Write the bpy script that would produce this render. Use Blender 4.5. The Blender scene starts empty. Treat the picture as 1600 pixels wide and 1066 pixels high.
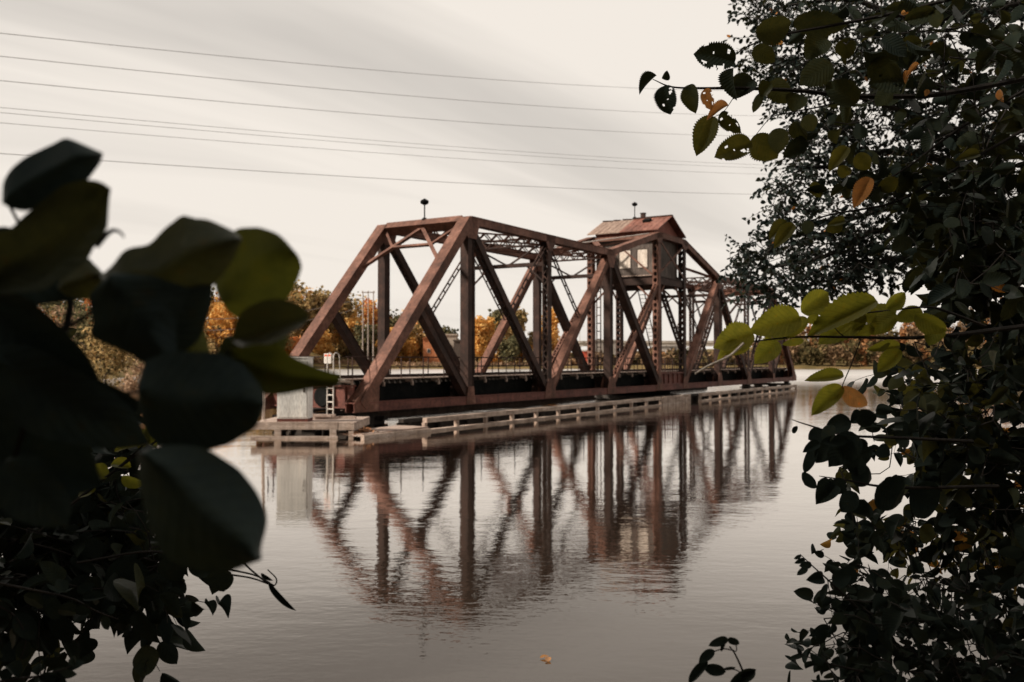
import bpy, math, random
import numpy as np
from mathutils import Vector, Matrix
random.seed(7)
rng = np.random.default_rng(11)
R = math.radians
S = bpy.context.scene
COL = S.collection

# ------------------------------------------------------------------ camera numbers
CZ = 3.1                       # eye height above the water
F = 1433.0                     # focal length in pixels of the 1600 px wide photograph
PITCH = math.atan(30 / F)
CAM = Vector((0, 0, CZ))
_R = Vector((1, 0, 0)); _F = Vector((0, math.cos(PITCH), math.sin(PITCH))); _U = Vector((0, -math.sin(PITCH), math.cos(PITCH)))

def at(px, py, D):
    """point at depth D metres that the photograph shows at px, py"""
    return CAM + D * (_F + _R * ((px - 800) / F) + _U * ((533 - py) / F))

# ------------------------------------------------------------------ scene helpers
def tag(o, label=None, cat=None, group=None, kind=None):
    if label: o['label'] = label
    if cat: o['category'] = cat
    if group: o['group'] = group
    if kind: o['kind'] = kind
    return o

def empty(name, loc=(0, 0, 0), rz=0.0, parent=None):
    o = bpy.data.objects.new(name, None)
    COL.objects.link(o)
    o.location = loc; o.rotation_euler = (0, 0, rz)
    o.empty_display_size = 0.2
    if parent: o.parent = parent
    return o

class MB:
    """collects shapes and links them as ONE mesh object"""
    def __init__(s): s.v = []; s.f = []; s.m = []; s.mi = 0
    def poly(s, pts):
        n = len(s.v); s.v += [tuple(p) for p in pts]; s.f.append(tuple(range(n, n + len(pts)))); s.m.append(s.mi)
    def raw(s, v, f):
        n = len(s.v); s.v += [tuple(p) for p in v]; s.f += [tuple(i + n for i in q) for q in f]; s.m += [s.mi] * len(f)
    def obox(s, c, a, b, d):
        """box: centre and three half vectors"""
        c, a, b, d = Vector(c), Vector(a), Vector(b), Vector(d)
        v = [c + i * a + j * b + k * d for i in (-1, 1) for j in (-1, 1) for k in (-1, 1)]
        s.raw(v, [(0, 1, 3, 2), (4, 6, 7, 5), (0, 4, 5, 1), (2, 3, 7, 6), (0, 2, 6, 4), (1, 5, 7, 3)])
    def box(s, x0, x1, y0, y1, z0, z1):
        s.obox(((x0 + x1) / 2, (y0 + y1) / 2, (z0 + z1) / 2), ((x1 - x0) / 2, 0, 0), (0, (y1 - y0) / 2, 0), (0, 0, (z1 - z0) / 2))
    def bar(s, A, B, side, w, d):
        """bar from A to B, w wide along side, d deep across it"""
        A, B, side = Vector(A), Vector(B), Vector(side)
        ax = (B - A); L = ax.length
        if L < 1e-6: return
        ax /= L
        n = ax.cross(side)
        if n.length < 1e-4: side = Vector((1, 0, 0)); n = ax.cross(side)
        n.normalize(); sd = n.cross(ax).normalized()
        s.obox((A + B) / 2, ax * L / 2, sd * w / 2, n * d / 2)
    def tube(s, pts, r, seg=6, r2=None, cap=True):
        pts = [Vector(p) for p in pts]; n0 = len(s.v); N = len(pts)
        r2 = r if r2 is None else r2
        ref = Vector((0, 0, 1))
        for i, p in enumerate(pts):
            t = (pts[min(i + 1, N - 1)] - pts[max(i - 1, 0)])
            t = t.normalized() if t.length > 1e-9 else Vector((0, 0, 1))
            u = t.cross(ref)
            if u.length < .1: u = t.cross(Vector((0, 1, 0)))
            u.normalize(); w = t.cross(u)
            rr = r + (r2 - r) * i / max(1, N - 1)
            for k in range(seg):
                a = 2 * math.pi * k / seg
                s.v.append(tuple(p + u * rr * math.cos(a) + w * rr * math.sin(a)))
        for i in range(N - 1):
            for k in range(seg):
                a = n0 + i * seg + k; b = n0 + i * seg + (k + 1) % seg
                s.f.append((a, b, b + seg, a + seg)); s.m.append(s.mi)
        if cap:
            s.f.append(tuple(n0 + k for k in reversed(range(seg)))); s.m.append(s.mi)
            s.f.append(tuple(n0 + (N - 1) * seg + k for k in range(seg))); s.m.append(s.mi)
    def lathe(s, prof, c, seg=12):
        c = Vector(c); n0 = len(s.v)
        for (r, z) in prof:
            for k in range(seg):
                a = 2 * math.pi * k / seg
                s.v.append((c.x + r * math.cos(a), c.y + r * math.sin(a), c.z + z))
        for i in range(len(prof) - 1):
            for k in range(seg):
                a = n0 + i * seg + k; b = n0 + i * seg + (k + 1) % seg
                s.f.append((a, b, b + seg, a + seg)); s.m.append(s.mi)
        s.f.append(tuple(n0 + k for k in reversed(range(seg)))); s.m.append(s.mi)
        s.f.append(tuple(n0 + (len(prof) - 1) * seg + k for k in range(seg))); s.m.append(s.mi)
    def build(s, name, mat, parent=None, smooth=False, loc=None):
        me = bpy.data.meshes.new(name)
        me.from_pydata(s.v, [], s.f)
        for m in (mat if isinstance(mat, (list, tuple)) else [mat]): me.materials.append(m)
        if any(s.m): me.polygons.foreach_set('material_index', s.m)
        if smooth: me.polygons.foreach_set('use_smooth', [True] * len(me.polygons))
        me.update()
        o = bpy.data.objects.new(name, me); COL.objects.link(o)
        if parent: o.parent = parent
        if loc: o.location = loc
        return o

def catmull(pts, n=6):
    pts = [Vector(p) for p in pts]
    if len(pts) < 3: return [pts[0].lerp(pts[-1], i / n) for i in range(n + 1)]
    P = [2 * pts[0] - pts[1]] + pts + [2 * pts[-1] - pts[-2]]
    out = []
    for i in range(1, len(P) - 2):
        a, b, c, d = P[i - 1:i + 3]
        for k in range(n):
            t = k / n
            out.append(.5 * ((2 * b) + (c - a) * t + (2 * a - 5 * b + 4 * c - d) * t * t + (3 * b - a - 3 * c + d) * t ** 3))
    out.append(pts[-1])
    return out

# ------------------------------------------------------------------ materials
class NT:
    def __init__(s, name):
        s.mat = bpy.data.materials.new(name); s.mat.use_nodes = True
        s.t = s.mat.node_tree; s.t.nodes.clear()
        s.out = s.t.nodes.new('ShaderNodeOutputMaterial')
    def n(s, typ, **kw):
        nd = s.t.nodes.new(typ)
        for k, v in kw.items():
            if k.startswith('i_'):
                key = k[2:].replace('_', ' ')
                nd.inputs[key].default_value = v
            else: setattr(nd, k, v)
        return nd
    def l(s, a, b): s.t.links.new(a, b)
    def ramp(s, fac, stops, mode='LINEAR'):
        r = s.n('ShaderNodeValToRGB'); r.color_ramp.interpolation = mode
        e = r.color_ramp.elements
        while len(e) < len(stops): e.new(.5)
        for el, (p, c) in zip(e, stops): el.position = p; el.color = (*c, 1)
        s.l(fac, r.inputs[0]); return r.outputs[0]
    def noise(s, scale, detail=4, rough=.55, vec=None, dist=0):
        nz = s.n('ShaderNodeTexNoise'); nz.inputs['Scale'].default_value = scale
        nz.inputs['Detail'].default_value = detail; nz.inputs['Roughness'].default_value = rough
        nz.inputs['Distortion'].default_value = dist
        if vec is not None: s.l(vec, nz.inputs['Vector'])
        return nz.outputs['Fac']
    def coord(s, scale=(1, 1, 1), rot=(0, 0, 0), out='Object'):
        tc = s.n('ShaderNodeTexCoord'); mp = s.n('ShaderNodeMapping')
        mp.inputs['Scale'].default_value = scale; mp.inputs['Rotation'].default_value = rot
        s.l(tc.outputs[out], mp.inputs['Vector']); return mp.outputs[0]
    def mix(s, fac, a, b, typ='MIX'):
        m = s.n('ShaderNodeMix', data_type='RGBA', blend_type=typ)
        for sock, val in ((m.inputs[0], fac), (m.inputs[6], a), (m.inputs[7], b)):
            if isinstance(val, (int, float)): sock.default_value = val
            elif isinstance(val, tuple): sock.default_value = (*val, 1)
            else: s.l(val, sock)
        return m.outputs[2]
    def bump(s, h, strength=.3, dist=.02):
        b = s.n('ShaderNodeBump'); b.inputs['Strength'].default_value = strength; b.inputs['Distance'].default_value = dist
        s.l(h, b.inputs['Height']); return b.outputs[0]
    def pbr(s, col, rough=.8, metal=0, bump=None, spec=.3):
        p = s.n('ShaderNodeBsdfPrincipled')
        if isinstance(col, tuple): p.inputs['Base Color'].default_value = (*col, 1)
        else: s.l(col, p.inputs['Base Color'])
        if isinstance(rough, (int, float)): p.inputs['Roughness'].default_value = rough
        else: s.l(rough, p.inputs['Roughness'])
        p.inputs['Metallic'].default_value = metal; p.inputs['Specular IOR Level'].default_value = spec
        if bump is not None: s.l(bump, p.inputs['Normal'])
        s.l(p.outputs[0], s.out.inputs[0]); return s.mat

def weathered(name, c1, c2, c3, scale=1.2, rough=.8, streak=(1, 1, 1), bump=.25, spec=.3, metal=0):
    m = NT(name); v = m.coord(streak)
    a = m.noise(scale, 6, .65, v); b = m.noise(scale * 7, 4, .6, v)
    c = m.ramp(a, [(.32, c1), (.5, c2), (.68, c3)])
    d = m.ramp(b, [(.35, (.55, .52, .5)), (.6, (1.1, 1.08, 1.05))])
    e = m.ramp(m.noise(3.2, 5, .65, m.coord((1.6, 1.6, .13))), [(.30, (.60, .56, .54)), (.5, (1, 1, 1)), (.72, (1.18, 1.14, 1.1))])
    c = m.mix(.75, c, e, 'MULTIPLY')
    return m.pbr(m.mix(.7, c, d, 'MULTIPLY'), rough, metal, m.bump(b, bump, .02), spec)

M = {}
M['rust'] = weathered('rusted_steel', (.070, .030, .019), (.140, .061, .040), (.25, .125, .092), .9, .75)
M['rust_dark'] = weathered('dark_and_shaded_rusted_steel', (.020, .010, .007), (.035, .017, .012), (.074, .036, .026), 1.1, .8)  # darker copy of the rust; shade is put into it for shadow-side members
M['rust_red'] = weathered('red_rusted_plate', (.085, .029, .021), (.135, .045, .033), (.20, .075, .055), .8, .7, (1, 1, 2))
M['roof_red'] = weathered('red_roof_sheet', (.12, .048, .033), (.19, .074, .052), (.27, .125, .092), .7, .6)
M['roof_tan'] = weathered('bare_roof_boards', (.17, .115, .09), (.26, .185, .15), (.34, .26, .215), 1.4, .85, (1, 4, 1))
M['clad_red'] = weathered('red_gable_boards', (.15, .05, .036), (.23, .078, .055), (.29, .12, .09), 2.2, .8, (5, 5, .6))
M['wall_dark'] = weathered('sooty_house_wall', (.06, .048, .042), (.105, .085, .075), (.165, .135, .118), 1.3, .8, (4, 4, .7))
M['blind'] = weathered('pale_window_board', (.58, .51, .45), (.68, .61, .54), (.74, .68, .61), 1.5, .85)
M['timber'] = weathered('grey_weathered_timber', (.24, .175, .14), (.42, .33, .275), (.56, .46, .40), 1.8, .9, (.6, 3, 3))
M['timber_dark'] = weathered('creosoted_timber', (.018, .014, .012), (.03, .024, .02), (.055, .043, .035), 1.6, .9)
M['walk'] = weathered('walkway_planks', (.25, .18, .15), (.36, .28, .24), (.48, .40, .35), 1.5, .9, (.5, 4, 4))
M['concrete'] = weathered('pale_concrete', (.30, .26, .23), (.40, .36, .32), (.48, .44, .40), .6, .9)
M['stone_dark'] = weathered('wet_dark_pier_stone', (.02, .017, .015), (.04, .034, .03), (.07, .06, .05), .9, .85)
M['galv'] = weathered('galvanised_sheet', (.60, .60, .58), (.70, .70, .68), (.76, .76, .74), 1.3, .6, (3, 3, .5), .1, .4)
M['alu'] = weathered('pale_aluminium', (.50, .47, .43), (.58, .55, .51), (.66, .63, .60), 2, .5, (1, 1, 1), .1, .5)
M['black'] = weathered('black_and_shadowed_iron', (.005, .006, .006), (.009, .010, .010), (.016, .015, .015), 2, .85, (1, 1, 1), .2, .05)  # black fittings; on the stringers it holds the shadow under the deck
M['white'] = weathered('white_sign_face', (.66, .62, .58), (.74, .71, .67), (.78, .76, .73), 3, .6, (1, 1, 1), .05)
M['red_sign'] = weathered('red_sign_print', (.55, .09, .045), (.62, .11, .06), (.68, .15, .09), 3, .6, (1, 1, 1), .05)
M['grey_print'] = weathered('grey_sign_print', (.30, .28, .27), (.36, .34, .33), (.42, .40, .39), 3, .6, (1, 1, 1), .05)
M['cable'] = weathered('dull_cable', (.24, .225, .21), (.3, .28, .26), (.36, .33, .31), 2, .6)
M['pole'] = weathered('bleached_pole', (.36, .30, .26), (.44, .37, .33), (.5, .44, .4), .4, .9)
M['plaster'] = weathered('cream_render', (.46, .39, .32), (.54, .47, .40), (.6, .53, .46), .3, .9)
M['orange_roof'] = weathered('orange_roof_sheet', (.50, .17, .07), (.58, .22, .10), (.64, .28, .14), .3, .8)
M['offwhite'] = weathered('offwhite_concrete', (.55, .5, .45), (.62, .57, .52), (.68, .64, .6), .2, .85)
M['glass_dark'] = weathered('dark_glass', (.05, .05, .05), (.07, .07, .07), (.1, .1, .1), .5, .2)
M['bark'] = weathered('dark_bark', (.010, .009, .008), (.017, .014, .012), (.028, .023, .019), 6, .95, (3, 3, .6))
M['twig_pale'] = weathered('pale_dead_twig', (.60, .54, .48), (.70, .64, .58), (.78, .72, .67), 20, .8)
M['debris'] = weathered('dry_debris', (.16, .075, .035), (.25, .12, .06), (.34, .19, .10), 8, .95)
# ------------------------------------------------------------------ the swing bridge
P, W, G = 8.6, 5.6, 5.37                 # panel length, truss spacing, tower bay
ZB, ZT, ZTT, ZD = .98, 10.47, 12.72, 2.25
BR = empty('swing_bridge', (-6.87, 41.0, 0), math.atan2(.853, .523))
tag(BR, 'rust brown steel truss swing bridge standing open over the calm river', 'bridge')
XN = [k * P for k in range(5)] + [4 * P + G + k * P for k in range(5)]     # 0..4, then 5..9 mirrored
XL = XN[-1]
YS = (0.0, W)
SIDE = Vector((0, 1, 0))

def dirs(A, B, side):
    A, B = Vector(A), Vector(B); ax = (B - A).normalized()
    n = ax.cross(Vector(side)).normalized(); sd = n.cross(ax).normalized()
    return A, B, ax, sd, n

def zigzag(m, A, B, sd, n, w, off, bw=.07, th=.02, pitch=None, cross=False):
    L = (B - A).length; ax = (B - A) / L
    pitch = pitch or w * 1.1
    k = max(2, int(L / pitch)); st = L / k
    for i in range(k):
        s0 = -1 if i % 2 else 1
        a = A + ax * i * st + sd * s0 * w / 2 + n * off
        b = A + ax * (i + 1) * st - sd * s0 * w / 2 + n * off
        m.bar(a, b, n.cross(b - a), bw, th)
        if cross:
            a = A + ax * i * st - sd * s0 * w / 2 + n * (off * .9)
            b = A + ax * (i + 1) * st + sd * s0 * w / 2 + n * (off * .9)
            m.bar(a, b, n.cross(b - a), bw, th)

def chan(m, A, B, w, d, side=SIDE, top='lace', bot='lace', lip=.09, th=.03, pitch=None):
    """built-up member: two side plates with lips, joined by lacing or cover plates"""
    A, B, ax, sd, n = dirs(A, B, side)
    for s in (-1, 1):
        m.bar(A + sd * s * w / 2, B + sd * s * w / 2, sd, th, d)
        for e in (-1, 1):
            o = sd * s * (w / 2 - lip / 2 + th / 2) + n * e * (d / 2 + th / 2)
            m.bar(A + o, B + o, sd, lip, th)
    for e, kind in ((1, top), (-1, bot)):
        if kind == 'cover':
            o = n * e * (d / 2 + th * 1.6); m.bar(A + o, B + o, sd, w + .1, .035)
        elif kind == 'lace':
            zigzag(m, A + ax * .3, B - ax * .3, sd, n, w - .06, e * (d / 2 + th * 1.2), .07, .02, pitch)
        elif kind == 'holes':
            L = (B - A).length; cell = w * 1.0; k = int((L - .4) / cell); st = (L - .4) / k
            cn = 10
            for i in range(k):
                c = A + ax * (.2 + st * (i + .5)) + n * e * (d / 2 + .05)
                sq, ci = [], []
                for j in range(cn):
                    a = 2 * math.pi * j / cn; ca, sa = math.cos(a), math.sin(a)
                    q = max(abs(ca), abs(sa))
                    sq.append(c + ax * ca / q * st / 2 + sd * sa / q * (w / 2 - .01)); ci.append(c + ax * ca * st * .36 + sd * sa * w * .33)
                for tt in (0, .015):
                    off = n * e * tt
                    m.raw([p + off for p in sq] + [p + off for p in ci], [(j, (j + 1) % cn, cn + (j + 1) % cn, cn + j) for j in range(cn)])

def ladder(m, A, B, w=.26, side=SIDE, rail=.07, pitch=.62, n_depth=.07):
    A, B, ax, sd, n = dirs(A, B, side)
    L = (B - A).length
    for s in (-1, 1): m.bar(A + n * s * w / 2, B + n * s * w / 2, sd, n_depth, rail)
    k = int(L / pitch)
    for i in range(1, k):
        c = A + ax * i * L / k
        m.bar(c - n * w / 2, c + n * w / 2, sd, n_depth * .8, .07)

def gusset(m, x, z, pts, y, s, th=.025):
    """plate in the truss plane; pts are (dx, dz)"""
    a = [Vector((x + p, y, z + q)) for p, q in pts]; b = [v + Vector((0, s * th, 0)) for v in a]
    k = len(a)
    m.raw(a + b, [tuple(range(k)), tuple(range(2 * k - 1, k - 1, -1))] + [(i, i + k, (i + 1) % k + k, (i + 1) % k) for i in range(k)])

def node(k, top): return (XN[k], ZT if top else ZB)
def ztop(k): return {4: ZTT, 5: ZTT}.get(k, ZT)
def V3(x, y, z): return Vector((x, y, z))

for y in YS:
    out = -1 if y == 0 else 1
    # bottom chord
    m = MB(); chan(m, V3(-.55, y, ZB), V3(XL + .55, y, ZB), .46, .34, top='cover', bot='lace', pitch=.9)
    m.build('bottom_chord', M['rust_red'], BR)
    # top chord, seven runs with joints
    m = MB()
    for a, b in ((1, 2), (2, 3), (3, 4), (4, 5), (5, 6), (6, 7), (7, 8)):
        chan(m, V3(XN[a], y, ztop(a)), V3(XN[b], y, ztop(b)), .52, .34, side=SIDE, top='cover', bot='lace')
    m.build('top_chord', M['rust'], BR)
    for a, b in ((0, 1), (9, 8)):
        m = MB(); chan(m, V3(XN[a], y, ZB + .1), V3(XN[b], y, ZT), .56, .46, side=SIDE if b > a else -SIDE, top='cover', bot='lace')
        m.build('end_post', M['rust'], BR)
    # main diagonals
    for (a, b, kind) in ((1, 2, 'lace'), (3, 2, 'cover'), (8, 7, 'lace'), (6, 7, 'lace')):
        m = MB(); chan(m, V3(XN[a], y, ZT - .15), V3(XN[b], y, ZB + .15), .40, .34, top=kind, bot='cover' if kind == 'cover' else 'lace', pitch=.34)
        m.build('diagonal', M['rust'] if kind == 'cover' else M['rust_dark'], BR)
    for a, b, mt in ((3, 4, 'rust_dark'), (6, 5, 'rust')):  # shadow side of the first diagonal is put into its darker rust
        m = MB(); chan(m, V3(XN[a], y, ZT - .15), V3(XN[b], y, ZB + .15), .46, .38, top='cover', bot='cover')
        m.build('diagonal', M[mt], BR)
    # counters crossing in the bays beside the tower
    m = MB(); chan(m, V3(XN[3], y, ZB + .1), V3(XN[4], y, 8.9), .34, .3, top='lace', bot='lace'); m.build('counter_brace', M['rust'], BR)
    m = MB(); ladder(m, V3(XN[6], y, ZB + .1), V3(XN[5], y, 8.9), .26); m.build('counter_brace', M['rust_dark'], BR)
    # sub struts: end post middle to first lower joint, light laced struts under the upper joints
    for a, b, c in ((0, 1, 1), (9, 8, 8)):
        A = V3((XN[a] + XN[b]) / 2, y, (ZB + ZT) / 2)
        m = MB(); chan(m, A, V3(XN[c], y, ZB + .1), .34, .3, top='cover', bot='cover'); m.build('sub_strut', M['rust_dark'], BR)
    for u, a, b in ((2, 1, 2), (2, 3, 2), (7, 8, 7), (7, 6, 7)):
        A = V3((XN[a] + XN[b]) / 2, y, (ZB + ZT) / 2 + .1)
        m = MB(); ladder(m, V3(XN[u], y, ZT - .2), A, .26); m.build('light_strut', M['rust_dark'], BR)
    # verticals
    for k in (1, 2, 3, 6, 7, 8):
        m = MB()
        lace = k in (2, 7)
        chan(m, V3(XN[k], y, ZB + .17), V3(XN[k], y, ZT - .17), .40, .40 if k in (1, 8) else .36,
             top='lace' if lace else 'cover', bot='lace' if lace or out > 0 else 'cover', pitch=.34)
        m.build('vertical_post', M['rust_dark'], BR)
    # tower legs with pierced plates
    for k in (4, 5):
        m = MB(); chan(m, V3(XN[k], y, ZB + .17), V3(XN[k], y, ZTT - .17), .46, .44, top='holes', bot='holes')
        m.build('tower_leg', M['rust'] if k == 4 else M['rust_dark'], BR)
def gusset_part(*a):
    m = MB(); gusset(m, *a); m.build('gusset_plate', M['rust'], BR)
for y in YS:
    # gussets on both faces
    for yy, s in ((y + .25, 1), (y - .25, -1)):
        for k in (2, 3, 6, 7): gusset_part(XN[k], ZB, [(-.75, -.17), (.75, -.17), (.55, .55), (.25, 1.0), (-.25, 1.0), (-.55, .55)], yy, s)
        for k in (1, 8): gusset_part(XN[k], ZB, [(-.45, -.17), (.45, -.17), (.25, .75), (-.25, .75)], yy, s)
        for k, e in ((0, 1), (9, -1)): gusset_part(XN[k], ZB, [(-.55 * e, -.2), (1.1 * e, -.2), (1.15 * e, .9), (.5 * e, 1.05), (-.5 * e, .3)][::e], yy, s)
        for k in (2, 7): gusset_part(XN[k], ZT, [(-.55, .2), (-.5, -.35), (-.2, -.75), (.2, -.75), (.5, -.35), (.55, .2)], yy, s)
        for k, e in ((1, 1), (8, -1)): gusset_part(XN[k], ZT, [(-.55 * e, -.55), (-.2 * e, .17), (.75 * e, .17), (.75 * e, -.3), (.5 * e, -.95), (-.3 * e, -.95)][::e], yy, s)
        for k, e in ((3, 1), (6, -1)): gusset_part(XN[k], ZT, [(-.7 * e, -.3), (-.6 * e, .17), (.2 * e, .22), (.75 * e, .3), (.6 * e, -.5), (.3 * e, -1.0), (-.35 * e, -1.0)][::e], yy, s)
        for k, e in ((4, 1), (5, -1)):
            gusset_part(XN[k], ZTT, [(-.6 * e, -.35), (-.5 * e, .05), (0, .18), (.6 * e, .18), (.6 * e, -.25), (.3 * e, -.6), (-.3 * e, -.6)][::e], yy, s)
            gusset_part(XN[k], ZB, [(-.8 * e, -.17), (.5 * e, -.17), (.45 * e, .5), (.2 * e, .8), (-.35 * e, .8)][::e], yy, s)

# portals in the sloping planes of the end posts
for a, b in ((0, 1), (9, 8)):
    def pp(t, y): return V3(XN[b] + (XN[a] - XN[b]) * t, y, ZT + (ZB - ZT) * t)
    pd = (pp(1, 0) - pp(0, 0)).normalized(); pn = pd.cross(SIDE)
    m = MB()
    chan(m, pp(.005, .25), pp(.005, W - .25), .5, .4, side=pn, top='cover', bot='lace')
    mid = pp(.02, W / 2)
    for y0 in (.25, W - .25):
        kn = pp(.25, y0); h = (mid + kn) / 2
        m.bar(mid, kn, pn, .16, .2); m.bar(h, pp(.02, y0), pn, .12, .14)
    m.bar((mid + pp(.25, .25)) / 2, (mid + pp(.25, W - .25)) / 2, pn, .14, .15)
    gusset_c = mid
    m.build('portal_frame', M['rust'], BR)
# top laterals and sway frames
for k in (2, 3, 6, 7):
    m = MB()
    chan(m, V3(XN[k], .25, ZT - .1), V3(XN[k], W - .25, ZT - .1), .5, .26, side=V3(0, 0, 1), top='lace', bot='lace', pitch=.4)
    chan(m, V3(XN[k], .22, ZT - 1.5), V3(XN[k], W - .22, ZT - 1.5), .16, .16, side=V3(1, 0, 0), top='lace', bot='lace', lip=.05)
    c = V3(XN[k], W / 2, ZT - 1.5)
    for y0 in (.2, W - .2):
        m.bar(c, V3(XN[k], y0, ZT - .15), V3(1, 0, 0), .08, .1)
        m.bar(V3(XN[k], W / 2 + (y0 - W / 2) * .5, ZT - 1.5), V3(XN[k], y0, ZT - 2.6), V3(1, 0, 0), .08, .1)
    m.build('sway_frame', M['rust_dark'], BR)
for a, b in ((1, 2), (2, 3), (6, 7), (7, 8), (3, 4), (5, 6)):
    m = MB()
    z = lambda k: ztop(k) - .05
    prs = ((0.25, W - .25), (W - .25, .25))
    for i, (y0, y1) in enumerate(prs):
        A, B = V3(XN[a], y0, z(a) + .04 * i), V3(XN[b], y1, z(b) + .04 * i)
        if (a, b) in ((3, 4), (5, 6)):
            m.bar(A, B, V3(0, 0, 1), .12, .42)
        else:
            up = V3(0, 0, 1); chan(m, A - up * .1, B - up * .1, .46, .2, side=up, top='lace', bot='lace', lip=.07, pitch=.4)
    m.build('top_lateral', M['rust'], BR)

# tower floor, bracing and the operator's house
ZF = 9.7
m = MB()
for y in (0, W):
    m.bar(V3(XN[4], y, ZF - .45), V3(XN[5], y, ZF - .45), V3(0, 1, 0), .3, .5)
    m.bar(V3(XN[4], y, ZF - .17), V3(XN[5], y, ZF - .17), V3(0, 1, 0), .42, .05)
for k in (4, 5):
    m.bar(V3(XN[k], .25, ZF - .45), V3(XN[k], W - .25, ZF - .45), V3(1, 0, 0), .3, .6)
    m.bar(V3(XN[k], .25, ZF - .12), V3(XN[k], W - .25, ZF - .12), V3(1, 0, 0), .5, .05)
m.box(XN[4] + .2, XN[5] - .2, .2, W - .2, ZF - .35, ZF - .2)
m.build('tower_floor_frame', M['rust_dark'], BR)
m = MB(); m.box(XN[4] - .28, XN[4] + .1, .26, W - .26, ZF - .09, ZF - .02); m.build('house_ledge', M['walk'], BR)
m = MB()
for y, s in ((-.16, -1), (W + .16, 1)):
    for z0, z1 in ((ZF, ZTT - .3), (ZTT - .3, ZF)):
        m.bar(V3(XN[4], y + .05 * s * (z0 > z1), z0), V3(XN[5], y + .05 * s * (z0 > z1), z1), SIDE, .05, .16)
for k, s in ((4, -1), (5, 1)):
    x = XN[k] + .2 * s
    m.bar(V3(x, .3, ZF), V3(x, W / 2, ZTT - .9), V3(1, 0, 0), .05, .12)
    m.bar(V3(x, W - .3, ZF), V3(x, W / 2, ZTT - .9), V3(1, 0, 0), .05, .12)
    m.bar(V3(XN[k], .25, ZTT - .05), V3(XN[k], W - .25, ZTT - .05), V3(1, 0, 0), .3, .3)
    for y0, e in ((.2, 1), (W - .2, -1)):
        m.bar(V3(XN[k], y0, ZF - 2.1), V3(XN[k], y0 + 1.5 * e, ZF - .7), V3(1, 0, 0), .1, .12)
for y in (0, W):
    for k, e in ((4, 1), (5, -1)):
        m.bar(V3(XN[k], y, ZF - 2.1), V3(XN[k] + 1.5 * e, y, ZF - .7), SIDE, .1, .12)
m.build('tower_bracing', M['rust'], BR)
# slender interior legs and access ladder under the house
m = MB()
ladder(m, V3(XN[4] - 1.1, W - 1.2, ZD), V3(XN[4] - 1.1, W - 1.2, ZF - .6), .34, side=V3(1, 0, 0), pitch=.6)
m.build('inner_laced_post', M['rust_dark'], BR)
m = MB()
A, B = V3(XN[4] + 2.6, 1.2, ZD + 1), V3(XN[4] + .4, 1.6, ZF - .6)
for s in (-.25, .25): m.bar(A + V3(0, s, 0), B + V3(0, s, 0), SIDE, .05, .1)
for i in range(1, 20):
    c = A.lerp(B, i / 20); m.bar(c - V3(0, .25, 0), c + V3(0, .25, 0), V3(1, 0, 0), .16, .03)
m.build('stair', M['rust_dark'], BR)

HX0, HX1, HY0, HY1 = XN[4] + .3, XN[5] - .3, .35, W - .35
EV, RG = 13.3, 14.5
HX = (HX0 + HX1) / 2
house = MB()
t = .08
def wall_with_windows(m, x, y0, y1, wins, z0=ZF, z1=EV):
    """wall across the bridge at x with window openings (y0, y1, z0, z1)"""
    ys = sorted({y0, y1, *[w[0] for w in wins], *[w[1] for w in wins]})
    for a, b in zip(ys, ys[1:]):
        hit = [w for w in wins if w[0] <= a and w[1] >= b]
        if hit: m.box(x - t, x + t, a, b, z0, hit[0][2]); m.box(x - t, x + t, a, b, hit[0][3], z1)
        else: m.box(x - t, x + t, a, b, z0, z1)
wl = [(.8, 1.82, 10.25, 11.85), (2.22, 3.36, 10.25, 11.85), (3.75, 4.8, 10.25, 11.85)]
wall_with_windows(house, HX0, HY0, HY1, wl)
wall_with_windows(house, HX1, HY0, HY1, wl)
house.box(HX0 + t, HX1 - t, HY0, HY0 + .16, ZF, EV - .3)
house.box(HX0 + t, HX1 - t, HY1 - .16, HY1, ZF, EV - .3)
HO = house.build('control_house', M['wall_dark'], BR)
for x, s in ((HX0, -1), (HX1, 1)):
    for (a, b, c, d) in wl:
        f = MB()
        for q in ((a, a + .07, c, d), (b - .07, b, c, d), (a + .07, b - .07, c, c + .07), (a + .07, b - .07, d - .07, d)):
            f.box(x - .11, x + .11, *q)
        fo = f.build('window', M['wall_dark'], HO)
        g = MB(); g.box(x + s * .03 - .015, x + s * .03 + .015, a + .07, b - .07, c + .07, d - .07); g.build('window_board', M['blind'], HO)
for y0, s in ((HY0, -1), (HY1, 1)):
    g = MB(); y1 = y0 + s * .06
    pts = [(HX0 - .1, EV - .3), (HX1 + .1, EV - .3), (HX1 + .1, EV - .05), (HX, RG - .12), (HX0 - .1, EV - .05)]
    a = [V3(p, min(y0, y1), q) for p, q in pts]; b = [V3(p, max(y0, y1), q) for p, q in pts]; k = 5
    g.raw(a + b, [tuple(range(k)), tuple(range(2 * k - 1, k - 1, -1))] + [(i, i + k, (i + 1) % k + k, (i + 1) % k) for i in range(k)])
    g.build('gable', M['clad_red'], HO)
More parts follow.
